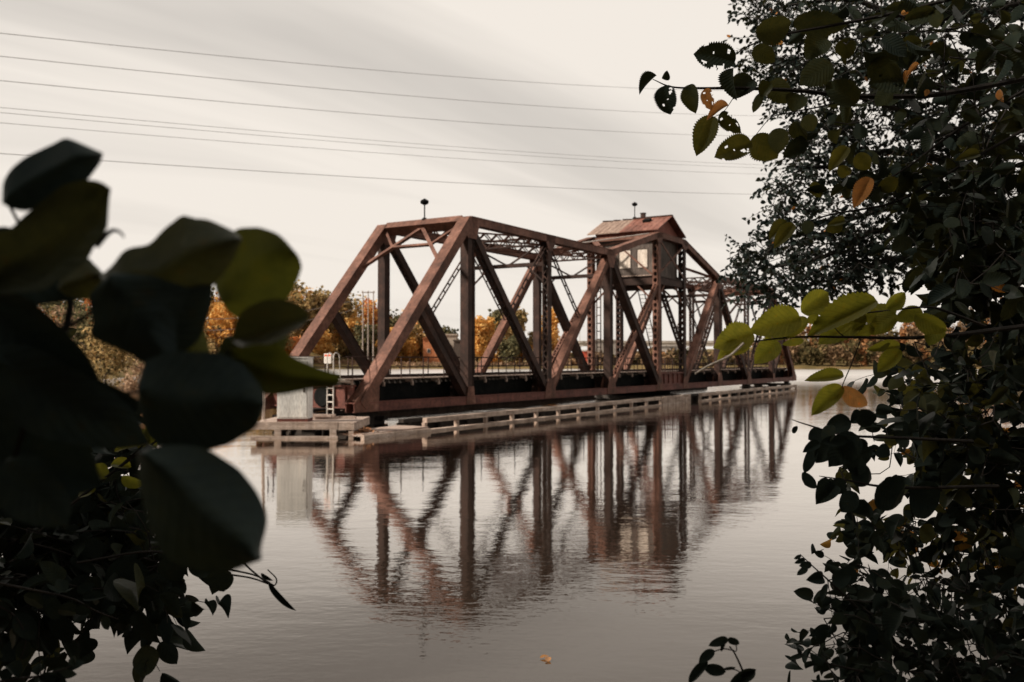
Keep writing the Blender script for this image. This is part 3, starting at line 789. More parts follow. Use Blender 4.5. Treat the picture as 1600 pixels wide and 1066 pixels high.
# ------------------------------------------------------------------ leaves
def leaf_mat(name, dark, mid, bright, accent, through, trans=.5, accent_at=.94, gloss=.12, vein=1.0):
    """leaf blade: tone varies from leaf to leaf, light passes through"""
    m = NT(name)
    at_ = m.n('ShaderNodeAttribute', attribute_name='tint')
    uv = m.n('ShaderNodeAttribute', attribute_name='blade')       # x along, y across, z random
    c = m.ramp(at_.outputs['Fac'], [(0, dark), (.45, mid), (.85, bright), (accent_at, accent)])
    sp = m.n('ShaderNodeSeparateXYZ'); m.l(uv.outputs['Vector'], sp.inputs[0])
    blot = m.ramp(m.noise(70, 5, .65, m.coord()), [(.30, (.70, .74, .75)), (.5, (1, 1, 1)), (.62, (1.1, 1.05, .9)), (.74, (1.7, .95, .5))])
    big = m.ramp(m.noise(14, 3, .6, m.coord()), [(.3, (.72, .76, .8)), (.6, (1.12, 1.08, 1))])
    blot = m.mix(1.0, blot, big, 'MULTIPLY')
    c = m.mix(.6, c, blot, 'MULTIPLY')
    # side veins: chevrons along the blade
    ab = m.n('ShaderNodeMath', operation='ABSOLUTE'); m.l(sp.outputs[1], ab.inputs[0])
    s1 = m.n('ShaderNodeMath', operation='MULTIPLY_ADD'); m.l(ab.outputs[0], s1.inputs[0]); s1.inputs[1].default_value = -.28; m.l(sp.outputs[0], s1.inputs[2])
    s2 = m.n('ShaderNodeMath', operation='MULTIPLY'); m.l(s1.outputs[0], s2.inputs[0]); s2.inputs[1].default_value = 62
    s3 = m.n('ShaderNodeMath', operation='SINE'); m.l(s2.outputs[0], s3.inputs[0])
    mid_ = m.n('ShaderNodeMath', operation='LESS_THAN'); m.l(ab.outputs[0], mid_.inputs[0]); mid_.inputs[1].default_value = .035
    hh = m.n('ShaderNodeMath', operation='SUBTRACT'); m.l(s3.outputs[0], hh.inputs[0]); m.l(mid_.outputs[0], hh.inputs[1])
    vr = m.ramp(s3.outputs[0], [(.72, (1, 1, 1)), (1.0, (.74, .74, .7))])
    ct = m.mix(.8 * vein, c, vr, 'MULTIPLY')
    bp = m.bump(hh.outputs[0], .5 * vein, .0012)
    d = m.n('ShaderNodeBsdfDiffuse'); m.l(c, d.inputs['Color']); m.l(bp, d.inputs['Normal'])
    tr = m.n('ShaderNodeBsdfTranslucent'); m.l(m.mix(.8 * vein, m.mix(.75, m.ramp(at_.outputs['Fac'], [(0, through[0]), (.45, through[1]), (.85, through[2]), (accent_at, through[3])]), blot, 'MULTIPLY'), vr, 'MULTIPLY'), tr.inputs['Color'])  # low tints pass little light, standing in for shade of other leaves
    g = m.n('ShaderNodeBsdfGlossy'); g.inputs['Roughness'].default_value = .42; g.inputs['Color'].default_value = (.6, .6, .58, 1); m.l(bp, g.inputs['Normal'])
    a = m.n('ShaderNodeMixShader'); a.inputs[0].default_value = trans; m.l(d.outputs[0], a.inputs[1]); m.l(tr.outputs[0], a.inputs[2])
    fr = m.n('ShaderNodeLayerWeight'); fr.inputs['Blend'].default_value = .12
    gm_ = m.n('ShaderNodeMath', operation='MULTIPLY'); m.l(fr.outputs['Fresnel'], gm_.inputs[0]); gm_.inputs[1].default_value = gloss
    b = m.n('ShaderNodeMixShader'); m.l(gm_.outputs[0], b.inputs[0]); m.l(a.outputs[0], b.inputs[1]); m.l(g.outputs[0], b.inputs[2])
    m.l(b.outputs[0], m.out.inputs[0]); return m.mat
# leaf colours; dark through tones hold the shade from other leaves
OR = (.62, .24, .05)
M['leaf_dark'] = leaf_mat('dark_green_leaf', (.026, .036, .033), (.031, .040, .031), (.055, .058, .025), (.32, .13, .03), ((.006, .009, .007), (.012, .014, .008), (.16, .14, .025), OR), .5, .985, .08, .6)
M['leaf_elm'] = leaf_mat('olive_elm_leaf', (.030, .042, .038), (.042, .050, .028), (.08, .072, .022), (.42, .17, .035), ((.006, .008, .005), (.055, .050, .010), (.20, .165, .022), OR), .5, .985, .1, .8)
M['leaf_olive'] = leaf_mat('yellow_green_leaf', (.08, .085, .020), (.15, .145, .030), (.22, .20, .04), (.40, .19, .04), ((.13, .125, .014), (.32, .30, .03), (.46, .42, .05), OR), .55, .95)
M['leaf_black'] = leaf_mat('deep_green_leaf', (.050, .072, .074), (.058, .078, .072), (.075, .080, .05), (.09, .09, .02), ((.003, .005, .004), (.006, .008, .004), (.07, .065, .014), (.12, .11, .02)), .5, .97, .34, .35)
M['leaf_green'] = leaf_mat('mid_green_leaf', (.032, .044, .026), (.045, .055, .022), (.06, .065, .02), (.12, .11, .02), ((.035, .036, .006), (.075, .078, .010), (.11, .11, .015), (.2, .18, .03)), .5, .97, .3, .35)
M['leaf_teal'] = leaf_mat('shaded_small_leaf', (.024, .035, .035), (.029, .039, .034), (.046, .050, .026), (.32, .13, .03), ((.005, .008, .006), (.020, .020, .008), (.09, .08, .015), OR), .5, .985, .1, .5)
M['leaf_rust'] = leaf_mat('rusty_dead_leaf', (.20, .085, .03), (.28, .13, .045), (.36, .17, .06), (.42, .2, .07), ((.34, .13, .04), (.48, .2, .06), (.58, .26, .08), (.6, .3, .1)), .5, .95)

def blade(n=5, across=1, serr=0.0, a=.5, b=.65, fold=.25, droop=.15, curl=0.0, holes=(), irr=.0, seed=0):
    """unit leaf along +X, width along Y, face along +Z; returns verts, faces, uv"""
    rr = random.Random(seed); ph = [rr.uniform(0, 6.28) for _ in range(6)]
    vs, fs, uv = [], [], []
    cols = 2 * across + 1; pk = a / (a + b); top = pk ** a * (1 - pk) ** b
    for i in range(n + 1):
        t = i / n
        t = .6 * t + .4 * (1 - math.cos(math.pi * t)) / 2
        prof = (t ** a) * ((1 - t) ** b) / top
        if t > .88 and n > 4: prof *= 1 - .45 * ((t - .88) / .12)
        prof = max(prof, .015)
        for j in range(-across, across + 1):
            q = j / across; e = abs(j) == across; sd = 1 if q > 0 else 0
            w_ = 1 + irr * (math.sin(5 * t + ph[sd]) + .6 * math.sin(11 * t + ph[2 + sd]))
            tooth = serr * (.5 if i % 2 else -.5) if e and 0 < i < n else 0
            y = .5 * q * prof * (1 + tooth) * w_
            x = t + (serr * (i % 2) / n * .9 if e and 0 < i < n - 1 else 0)
            z = fold * abs(y) - droop * t * t + curl * (y * y) * 2 + irr * .5 * q * q * math.sin(8 * t + ph[4 + sd])
            vs.append((x, y, z)); uv.append((t, q))
    for i in range(n):
        for j in range(cols - 1):
            c = i * cols + j
            if (i, j) in holes: continue
            fs.append((c, c + 1, c + cols + 1, c + cols))
    return np.array(vs), np.array(fs), np.array(uv)

def outline_leaf(L, poly, base, tip, D, tint, bend=.12, fold=.12, dd=.02, n=30, across=4):
    """one leaf grown along base-tip whose two edges follow the given outline (photo pixels), cupped in depth"""
    cx_, cy_ = sum(q[0] for q in poly) / len(poly), sum(q[1] for q in poly) / len(poly)
    poly = [(cx_ + (x - cx_) * 1.055, cy_ + (y - cy_) * 1.055) for x, y in poly]
    bx, by = base; tx, ty = tip; ln = math.hypot(tx - bx, ty - by); ux, uy = (tx - bx) / ln, (ty - by) / ln
    loc = [((x - bx) * ux + (y - by) * uy, -(x - bx) * uy + (y - by) * ux) for x, y in poly]
    lo, hi = min(q[0] for q in loc), max(q[0] for q in loc)
    rows = []
    for i in range(n + 1):
        u = i / n; x = lo + (hi - lo) * (.002 + .996 * (.55 * u + .45 * (1 - math.cos(math.pi * u)) / 2)); ys = []
        for (x0, y0), (x1, y1) in zip(loc, loc[1:] + loc[:1]):
            if (x0 <= x) != (x1 <= x): ys.append(y0 + (y1 - y0) * (x - x0) / (x1 - x0))
        rows.append((x, min(ys), max(ys)))
    for _ in range(1): rows = [rows[0]] + [(b[0], (a[1] + 2 * b[1] + c[1]) / 4, (a[2] + 2 * b[2] + c[2]) / 4) for a, b, c in zip(rows, rows[1:], rows[2:])] + [rows[-1]]
    V, U = [], []
    for x, y0, y1 in rows:
        t = (x - lo) / (hi - lo); mid = (y0 + y1) / 2
        for j in range(-across, across + 1):
            q = j / across; y = mid + (y1 - y0) / 2 * q
            z = dd * t + D * .10 * (fold * abs(q) - bend * t * t + .03 * math.sin(7 * t + 3 * q))
            V.append(tuple(at(bx + x * ux - y * uy, by + x * uy + y * ux, D + z))); U.append((t, q))
    c = 2 * across + 1
    Fc = np.array([(i * c + j, i * c + j + 1, (i + 1) * c + j + 1, (i + 1) * c + j) for i in range(n) for j in range(c - 1)])
    V = np.array(V); L.v.append(V); L.f.append(Fc + L.n); L.n += len(V)
    L.t.append(np.full(len(V), tint)); L.u.append(np.column_stack([np.array(U), np.full(len(V), tint)]))

class Leaves:
    def __init__(s): s.v, s.f, s.t, s.u, s.n = [], [], [], [], 0
    def add(s, tpl, base, direc, normal, L, Wd, tint):
        V, Fc, U = tpl
        d = np.array(direc, float); d /= np.linalg.norm(d) + 1e-9
        nn = np.array(normal, float); nn -= d * (nn @ d); k = np.linalg.norm(nn)
        if k < 1e-5: nn = np.cross(d, (0.3, .9, .2)); k = np.linalg.norm(nn)
        nn /= k; sd = np.cross(nn, d)
        P = np.asarray(base, float) + V[:, :1] * d * L + V[:, 1:2] * sd * Wd + V[:, 2:3] * nn * L
        s.v.append(P); s.f.append(Fc + s.n); s.n += len(V)
        s.t.append(np.full(len(V), tint)); s.u.append(np.column_stack([U, np.full(len(U), tint)]))
    def build(s, name, mat, parent=None, smooth=True):
        v = np.concatenate(s.v); f = np.concatenate(s.f)
        me = bpy.data.meshes.new(name)
        me.vertices.add(len(v)); me.vertices.foreach_set('co', v.ravel())
        me.loops.add(f.size); me.loops.foreach_set('vertex_index', f.ravel().astype(np.int32))
        k = f.shape[1]; me.polygons.add(len(f))
        me.polygons.foreach_set('loop_start', np.arange(0, f.size, k, dtype=np.int32))
        me.polygons.foreach_set('use_smooth', np.ones(len(f), bool))
        me.update(calc_edges=True)
        a = me.attributes.new('tint', 'FLOAT', 'POINT'); a.data.foreach_set('value', np.concatenate(s.t).astype(np.float32))
        b = me.attributes.new('blade', 'FLOAT_VECTOR', 'POINT'); b.data.foreach_set('vector', np.concatenate(s.u).astype(np.float32).ravel())
        me.materials.append(mat); me.validate()
        o = bpy.data.objects.new(name, me); COL.objects.link(o)
        if parent: o.parent = parent
        return o

TPL_ELM = [blade(36, 3, .13, .52, .74, f, d, c, (), .03, k) for k, (f, d, c) in enumerate(((.35, .18, .1), (.2, .08, -.2), (.5, .28, .2)))]
TPL_ELS = [blade(16, 2, .14, .52, .74, f, d, c, (), .04, k + 9) for k, (f, d, c) in enumerate(((.35, .18, .1), (.2, .08, -.2), (.6, .3, .2)))]
def torn(n, across, spots, seed):
    """mesh cells eaten away round the given (t, q, radius) spots, with ragged rims"""
    r_ = random.Random(seed); out = []
    for i in range(n):
        for j in range(2 * across):
            t, q = (i + .5) / n, (j + .5 - across) / across
            if any(((t - a) * 1.0) ** 2 + ((q - b) * .33) ** 2 < (k * r_.uniform(.55, 1.25)) ** 2 for a, b, k in spots): out.append((i, j))
    return tuple(out)
TPL_ELM_TORN = [blade(44, 6, .15, .52, .72, .3, .15, .15, torn(44, 6, sp, k), .04, 5) for k, sp in enumerate((((.22, .75, .075), (.34, .5, .05), (.62, -.45, .04), (.8, .9, .05), (.48, .1, .018)), ((.36, .8, .08), (.5, .95, .07), (.68, .6, .05), (.25, -.5, .04), (.55, -.2, .03), (.7, -.9, .04))))]
TPL_OVAL = [blade(14, 2, 0, .56, .76, f, d, c, (), .035, k + 20) for k, (f, d, c) in enumerate(((.3, .15, .1), (.15, .3, -.1), (.6, .2, .2), (.1, -.1, .1), (.9, .35, .3), (.4, .55, -.3)))]
TPL_BIG = [blade(28, 4, .015, .52, .64, f, d, c, (), i_, k + 31) for k, (f, d, c, i_) in enumerate(((.25, .12, .15, .05), (.12, .2, -.1, .06), (.45, .1, .1, .04)))]
TPL_SM = [blade(4, 1, 0, .5, .6, f, d) for f, d in ((.3, .15), (.6, .3), (.1, .05))]

def hand_leaf(L, base, tip, wpx, D, tpl, roll=0, dd=0.0, tint=.4):
    """one leaf whose stalk end and tip show at the given photo pixels, wpx wide, D metres away"""
    A, B = at(*base, D), at(*tip, D + dd)
    d = B - A; ln = d.length
    vw = (CAM - A).normalized(); ax = d.normalized()
    n = (vw - ax * vw.dot(ax)).normalized()
    n = Matrix.Rotation(R(roll), 3, ax) @ n
    wd = wpx * D / F / max(.35, abs(math.cos(R(roll))))
    L.add(tpl, A, d, n, ln, wd, tint)

def stem(m, pxs, D, r0, r1, dds=None, seg=6):
    pts = [at(x, y, D + (dds[i] if dds else 0)) for i, (x, y) in enumerate(pxs)]
    m.tube(catmull(pts, 5), r0, seg, r1)

def sprays(L, m, blobs, tpls, leaf_len, ratio=.55, per=(5, 9), tint=(0, .6), twig=.0025, spread=.6, accent=.03, face=.5, gap=1.0, root=None):
    """leafy twigs filling blobs (px, py, rx, ry, depth, depth spread, twigs)"""
    for (bx, by, rx, ry, D, ds, k) in blobs:
        grown = [at(bx, by, D)]
        if root is not None and m is not None and k > 12:
            r0 = Vector(root) + Vector((random.uniform(-.3, .3), random.uniform(-.2, .3), random.uniform(-.1, .1))); mid = r0.lerp(grown[0], .55) + Vector((random.uniform(-.05, .05), random.uniform(-.05, .05), .08))
            m.tube(catmull([r0, mid, grown[0]], 5), twig * 1.8, 5, twig * .9)
        for _ in range(k):
            a, r_ = random.uniform(0, 2 * math.pi), math.sqrt(random.random())
            px, py = bx + rx * r_ * math.cos(a), by + ry * r_ * math.sin(a)
            dep = D + random.uniform(-1, 1) * ds
            p = at(px, py, dep)
            h = Vector((random.gauss(0, 1), random.gauss(0, .8), random.gauss(-.1, .6))).normalized()
            n = random.randint(*per); ll = leaf_len * random.uniform(.7, 1.2)
            q = Vector(p); pts = [Vector(q)]
            for i in range(n):
                h = (h + Vector((random.gauss(0, .16), random.gauss(0, .16), random.gauss(-.07, .14)))).normalized()
                q = q + h * ll * .5 * gap; pts.append(Vector(q))
                sgn = 1 if i % 2 else -1
                sidev = h.cross(Vector((random.gauss(0, .4), random.gauss(0, .4), 1))).normalized() * sgn
                d = (h * .55 + sidev * .8 + Vector((0, 0, -.25)) + Vector((random.gauss(0, spread * .4), random.gauss(0, spread * .4), random.gauss(0, spread * .4)))).normalized()
                vw = (CAM - q).normalized()
                nn = Vector((random.gauss(0, 1), random.gauss(0, 1), random.gauss(.6, 1))) + vw * face * random.choice((-1, 1)) * 2
                s_ = ll * random.uniform(.65, 1.15)
                ti = random.uniform(*tint) if random.random() > accent else 1.0
                L.add(random.choice(tpls), q + d * s_ * .12, d, nn, s_, s_ * ratio * random.uniform(.85, 1.15), ti)
            if m is not None and twig:
                m.tube(pts, twig, 4, twig * .4, cap=False)
                nb = min(grown, key=lambda g_: (g_ - p).length_squared); m.tube([nb, nb.lerp(p, .5) + Vector((0, 0, -.06 * (nb - p).length)), p], twig, 4, cap=False)
                grown += pts[::3]
# ------------------------------------------------------------------ left: big leaves close to the lens
pl_ = empty('broad_leaved_sapling', (-.62, .72, 1.2))
tag(pl_, 'sapling with large dark blurred leaves hanging close to the lens', 'sapling', )
pl_inv = Vector(pl_.location)
def under(o, parent):
    """hang an object built in world coordinates under parent without moving it"""
    o.parent = parent; o.matrix_parent_inverse = Matrix.Translation(parent.location).inverted(); return o
BIG = [  # base, tip, width px, depth, template, roll, depth change, tint, material
    ((-70, 400), (150, 436), 118, .72, 1, -10, 0, .1, 'leaf_black'),
    ((484, 492), (358, 530), 66, .69, 2, 15, 0, .7, 'leaf_black'),
    ((210, 560), (330, 450), 90, .68, 1, 10, 0, .3, 'leaf_black'),
    ((-30, 466), (150, 600), 92, .72, 0, 10, 0, .1, 'leaf_black'),
    ((-40, 560), (215, 690), 118, .70, 1, 5, 0, .15, 'leaf_black'),
    ((-60, 640), (150, 760), 150, .74, 0, 15, 0, .1, 'leaf_black'),
    ((4, 722), (98, 822), 88, .70, 1, 10, 0, .1, 'leaf_black'),
    ((-40, 480), (40, 600), 120, .76, 2, 10, 0, .5, 'leaf_black'),
    ((60, 590), (225, 640), 60, .73, 0, 10, 0, .2, 'leaf_black'),
    ((440, 545), (330, 610), 80, .73, 0, 10, 0, .6, 'leaf_black'),
    ((420, 604), (350, 520), 84, .72, 1, 10, 0, .1, 'leaf_green'),
]
TRACED = [  # outline, base, tip, depth, tint, bend, fold, material
    ([(7, 315), (8, 284), (20, 264), (41, 247), (68, 234), (84, 227), (101, 217), (118, 224), (157, 241), (154, 254), (138, 276), (128, 288), (101, 301), (68, 318), (41, 328), (20, 323)], (8, 316), (157, 242), .66, .1, .2, .3, 'leaf_black'),
    ([(-14, 365), (20, 359), (44, 335), (74, 311), (101, 291), (135, 284), (159, 288), (170, 298), (167, 315), (167, 328), (164, 349), (167, 357), (155, 369), (142, 389), (135, 406), (111, 423), (68, 450), (-14, 453)], (-14, 425), (170, 297), .68, .6, .3, -.3, 'leaf_black'),
    ([(101, 423), (132, 406), (149, 416), (164, 433), (142, 467), (108, 463), (91, 450)], (164, 433), (91, 453), .70, .8, .2, .3, 'leaf_black'),
    ([(162, 430), (182, 413), (196, 392), (209, 387), (236, 384), (257, 359), (280, 343), (285, 335), (290, 344), (321, 345), (341, 354), (365, 365), (373, 376), (358, 409), (341, 433), (324, 450), (297, 467), (263, 474), (203, 467), (169, 450)], (163, 436), (373, 374), .66, .72, .4, .5, 'leaf_black'),
    ([(365, 366), (375, 360), (405, 359), (432, 368), (449, 382), (464, 403), (469, 416), (464, 433), (453, 457), (436, 477), (419, 494), (398, 504), (378, 497), (358, 484), (344, 463), (338, 443), (351, 416)], (352, 470), (462, 398), .70, .75, .5, .3, 'leaf_green'),
    ([(267, 487), (284, 480), (304, 487), (311, 501), (321, 524), (328, 558), (326, 590), (300, 604), (270, 590), (263, 531)], (296, 604), (284, 480), .74, .75, .3, .4, 'leaf_green'),
    ([(142, 463), (176, 430), (236, 433), (304, 457), (275, 484), (272, 504), (274, 558), (257, 575), (142, 524), (149, 504)], (176, 432), (258, 574), .64, .1, .2, .2, 'leaf_black'),
    ([(375, 500), (400, 494), (419, 490), (463, 494), (446, 511), (449, 524), (440, 558), (372, 564), (364, 535), (370, 517)], (402, 562), (440, 492), .715, .5, .2, .5, 'leaf_green'),
    ([(365, 547), (400, 541), (439, 540), (453, 557), (500, 577), (527, 584), (529, 595), (520, 606), (486, 606), (449, 614), (419, 617), (395, 603), (371, 574)], (367, 556), (529, 593), .68, .35, .3, -.3, 'leaf_green'),
    ([(220, 601), (230, 567), (270, 553), (338, 554), (378, 573), (405, 608), (409, 631), (398, 665), (355, 692), (304, 705), (270, 702), (236, 682), (219, 641)], (219, 625), (409, 636), .63, .12, .2, .25, 'leaf_black'),
    ([(220, 713), (236, 703), (290, 699), (324, 706), (371, 736), (398, 770), (412, 801), (413, 824), (402, 851), (405, 871), (388, 877), (355, 890), (304, 888), (263, 868), (243, 838), (233, 807), (223, 757)], (222, 716), (405, 871), .60, .38, .5, .6, 'leaf_black'),
]
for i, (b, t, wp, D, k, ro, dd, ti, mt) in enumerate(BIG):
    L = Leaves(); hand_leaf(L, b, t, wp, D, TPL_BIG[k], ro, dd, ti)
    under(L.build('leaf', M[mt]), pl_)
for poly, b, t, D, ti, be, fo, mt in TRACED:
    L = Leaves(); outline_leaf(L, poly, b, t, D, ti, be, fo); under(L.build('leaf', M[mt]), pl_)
m = MB()
m.tube(catmull([(-.50, .70, .6), tuple(at(-60, 900, .72)), tuple(at(40, 640, .74)), tuple(at(110, 480, .75)), tuple(at(70, 330, .72))], 6), .006, 8, .0022)
for a, b in (((60, 600), (230, 612)), ((90, 520), (180, 450)), ((60, 600), (250, 706)), ((180, 450), (350, 470)), ((230, 612), (365, 560)), ((40, 660), (10, 740)), ((90, 440), (15, 322)), ((350, 470), (480, 492))):
    stem(m, [a, ((a[0] + b[0]) / 2, (a[1] + b[1]) / 2 + 8), b], .735, .0022, .0012)
stem(m, [(150, 385), (172, 362), (186, 362), (194, 371)], .68, .0022, .0007)
under(m.build('stem', M['bark']), pl_)

# ------------------------------------------------------------------ left lower shrub
def plant(name, loc, label, cat, group=None):
    o = empty(name, loc); tag(o, label, cat, group); return o
sb = plant('bank_shrub', (-1.6, 1.9, 1.1), 'dark leafy shrub filling the lower left corner under the blurred sapling', 'shrub')
L, m = Leaves(), MB()
sprays(L, m, [(60, 900, 110, 70, 2.3, .3, 34), (130, 850, 130, 60, 2.4, .35, 40), (40, 790, 90, 80, 2.5, .3, 26), (200, 880, 70, 40, 2.2, .2, 16), (60, 700, 120, 60, 2.7, .3, 24),
              (-20, 950, 60, 50, 2.1, .2, 18), (150, 760, 60, 40, 2.6, .2, 14), (190, 820, 50, 50, 2.4, .2, 22), (120, 680, 90, 50, 2.6, .3, 22), (190, 700, 40, 40, 2.6, .2, 8)], TPL_OVAL, .075, .56, (4, 7), (0, .55), .002, .6, .0, .3, 1.0, tuple(sb.location))
for b, t, wp, D, ti in (((190, 870), (212, 946), 62, 2.0, .05), ((262, 868), (280, 912), 42, 2.0, .3), ((340, 888), (348, 930), 40, 2.0, .3), ((292, 868), (262, 900), 30, 2.05, .2),
                        ((120, 900), (150, 960), 50, 2.0, .1), ((30, 950), (45, 1005), 48, 2.0, .1), ((85, 960), (110, 1010), 30, 2.0, .1)):
    hand_leaf(L, b, t, wp, D, TPL_OVAL[1], 10, .01, ti)
stem(m, [(40, 850), (110, 790), (180, 735), (246, 688)], 2.1, .005, .0025)
stem(m, [(180, 735), (228, 690), (205, 680), (180, 685)], 2.1, .0025, .0015)
stem(m, [(120, 880), (240, 862), (330, 885), (395, 898), (428, 915)], 2.0, .003, .0015)
stem(m, [(-60, 990), (20, 930), (100, 890)], 2.1, .004, .002)
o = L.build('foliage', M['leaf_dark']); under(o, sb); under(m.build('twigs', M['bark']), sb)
L = Leaves()
for b, t, wp, ti in (((236, 690), (172, 702), 20, .3), ((205, 730), (170, 722), 18, .3), ((245, 700), (200, 668), 18, .3), ((170, 745), (132, 735), 28, .2), ((215, 700), (240, 655), 16, .35), ((150, 765), (118, 770), 24, .2), ((190, 745), (225, 760), 18, .2)):
    hand_leaf(L, b, t, wp, 2.1, TPL_OVAL[0], 25, .02, ti)
under(L.build('sprig_leaves', M['leaf_olive']), sb)
dg = plant('dangling_twig', at(390, 890, 1.9), 'thin dangling twig with one shrivelled leaf over open water below the largest blurred leaf', 'twig')
m = MB(); stem(m, [(360, 860), (395, 893), (425, 915), (432, 905), (418, 890)], 1.9, .0022, .0012); stem(m, [(360, 898), (395, 904), (428, 916)], 1.9, .002, .0015)
L = Leaves(); hand_leaf(L, (420, 908), (462, 957), 9, 1.9, TPL_OVAL[2], 10, 0, .1); hand_leaf(L, (408, 896), (426, 908), 6, 1.9, TPL_OVAL[2], 10, 0, .1)
under(m.build('stem', M['bark']), dg); under(L.build('leaf', M['leaf_dark']), dg)
lo = plant('low_sprig', at(20, 1000, 1.8), 'dark sprig of small round leaves hanging low at the left edge above the water', 'sprig')
L, m = Leaves(), MB()
stem(m, [(-60, 900), (40, 920), (110, 935), (150, 955), (185, 968)], 1.8, .003, .0012); stem(m, [(-40, 930), (20, 960), (40, 1000), (30, 1035)], 1.8, .0025, .001)
for b, t, wp in (((168, 958), (182, 948), 12), ((160, 962), (168, 984), 14), ((130, 935), (165, 930), 16), ((110, 940), (100, 975), 30), ((80, 932), (85, 975), 26), ((60, 925), (40, 960), 34), ((25, 960), (55, 1000), 30), ((30, 990), (0, 1008), 26),
                 ((38, 1000), (36, 1030), 22), ((0, 940), (8, 975), 30), ((100, 925), (90, 905), 18), ((140, 945), (120, 958), 18), ((120, 925), (148, 912), 16), ((15, 970), (-15, 985), 26)):
    hand_leaf(L, b, t, wp, 1.8, random.choice(TPL_OVAL), random.uniform(-30, 30), .01, random.uniform(0, .3))
under(L.build('foliage', M['leaf_dark']), lo); under(m.build('stem', M['bark']), lo)
lo = plant('bottom_sprig', at(20, 1060, 1.6), 'dark sprig at the bottom left corner of the view with upturned leaves', 'sprig')
L, m = Leaves(), MB()
stem(m, [(-60, 1075), (20, 1062), (70, 1055), (115, 1040)], 1.6, .003, .0012)
for b, t, wp in (((105, 1045), (130, 1032), 14), ((80, 1052), (118, 1052), 18), ((60, 1056), (62, 1035), 12), ((90, 1050), (85, 1075), 20), ((30, 1060), (10, 1035), 20), ((10, 1062), (40, 1085), 30), ((60, 1058), (100, 1075), 22), ((-10, 1065), (-20, 1040), 24), ((118, 1040), (112, 1025), 12), ((0, 1060), (22, 1046), 18)):
    hand_leaf(L, b, t, wp, 1.6, random.choice(TPL_OVAL), random.uniform(-30, 30), .01, random.uniform(0, .3))
under(L.build('foliage', M['leaf_dark']), lo); under(m.build('stem', M['bark']), lo)

# ------------------------------------------------------------------ right: tall tree with small leaves
tr = plant('small_leaved_tree', (8.6, 12.5, .6), 'tall dark tree with tiny leaves rising at the right behind the nearer branches', 'tree')
m = MB()
m.tube(catmull([(8.6, 12.5, .3), (8.3, 12.3, 3), (8.0, 12.2, 6), (7.6, 12, 9), (7.3, 12, 12)], 6), .26, 10, .10)
for a, b, c in (((8.2, 12.3, 4.5), (10, 12.6, 5.6), (12, 12.4, 6.0)), ((8.0, 12.2, 6.2), (9.6, 12, 7.6), (11, 12.3, 8.4)), ((7.8, 12.1, 8), (8.8, 12.4, 9.6), (10, 12.3, 10.6))): m.tube(catmull([a, b, c], 6), .07, 6, .015)
LIMBS = [((8.2, 12.2, 4.0), (1420, 360, 12.0), (1290, 400, 11.6), (1200, 420, 11.4)), ((8.1, 12.2, 5.0), (1430, 240, 12), (1300, 260, 11.8), (1230, 260, 11.4)), ((7.9, 12.2, 6.2), (1440, 130, 12), (1300, 110, 12), (1190, 90, 12)),
         ((8.0, 12.1, 5.6), (1480, 200, 11.5), (1400, 170, 11), (1330, 150, 10.8)), ((7.7, 12, 8), (1450, 30, 12), (1330, 0, 12), (1220, 10, 12)), ((8.2, 12.2, 4.4), (1450, 330, 12.6), (1340, 340, 12.8), (1260, 380, 12.8)), ((8.2, 12.2, 3.4), (1440, 410, 12), (1330, 430, 12.2), (1250, 450, 12.2))]
for a, *rest in LIMBS:
    m.tube(catmull([a] + [tuple(at(*q)) for q in rest], 6), .07, 6, .012)
under(m.build('trunk', M['bark']), tr)
L, m = Leaves(), MB()
sprays(L, m, [(1330, 60, 150, 75, 12, 1.3, 270), (1250, 130, 70, 50, 12, .8, 90), (1200, 25, 40, 40, 12, .6, 46), (1185, 95, 24, 24, 12, .5, 22), (1290, 230, 80, 60, 11.8, 1, 150), (1390, 200, 110, 110, 12, 1.4, 250),
              (1500, 120, 130, 130, 12.4, 1.4, 330), (1260, 330, 60, 40, 11.8, .8, 80), (1230, 290, 30, 30, 11.8, .6, 28), (1200, 410, 60, 45, 11.6, .8, 92), (1160, 395, 22, 26, 11.5, .5, 16), (1290, 400, 70, 50, 12, 1, 130), (1370, 350, 70, 70, 12, 1, 150),
              (1220, 455, 36, 26, 11.6, .6, 30), (1330, 430, 60, 22, 12, .8, 44), (1400, 395, 50, 36, 12, .8, 60), (1500, 300, 110, 110, 12.3, 1.2, 220), (1560, 230, 80, 200, 12.5, 1, 170), (1400, 0, 250, 40, 12, 1.2, 220), (1760, 180, 190, 190, 12.4, 1.6, 330), (1700, -60, 240, 90, 12.2, 1.4, 220), (1960, 160, 130, 170, 12.4, 1.4, 190), (1780, 380, 150, 60, 12.3, 1.2, 110)],
       TPL_SM, .082, .56, (6, 10), (0, .5), .004, .7, .003, .3, 1.0)
under(L.build('crown', M['leaf_teal']), tr); under(m.build('twigs', M['bark']), tr)

# ------------------------------------------------------------------ right: serrated elm branches
el = plant('upper_branch', at(1620, 130, 2.9), 'overhanging branch of torn serrated leaves reaching across the sky at upper right', 'branch')
L, m = Leaves(), MB(); LR = Leaves()
D = 2.7
stem(m, [(1020, 124), (1050, 136), (1100, 138), (1160, 138), (1250, 142), (1330, 150), (1440, 150), (1540, 135), (1660, 110)], D, .0012, .011, [0, 0, 0, .02, .05, .08, .1, .15, .2])
stem(m, [(1140, 92), (1170, 72), (1220, 55), (1300, 40), (1400, 20), (1560, -20)], D, .001, .007, [0, 0, .02, .05, .1, .2])
stem(m, [(1148, 150), (1130, 175), (1108, 186)], D, .0014, .0008); stem(m, [(1180, 212), (1205, 184), (1235, 176), (1290, 165), (1340, 150)], D, .001, .003, [0, 0, .02, .05, .08])
stem(m, [(1300, 320), (1350, 300), (1420, 260), (1500, 200), (1620, 130)], D + .1, .001, .006)
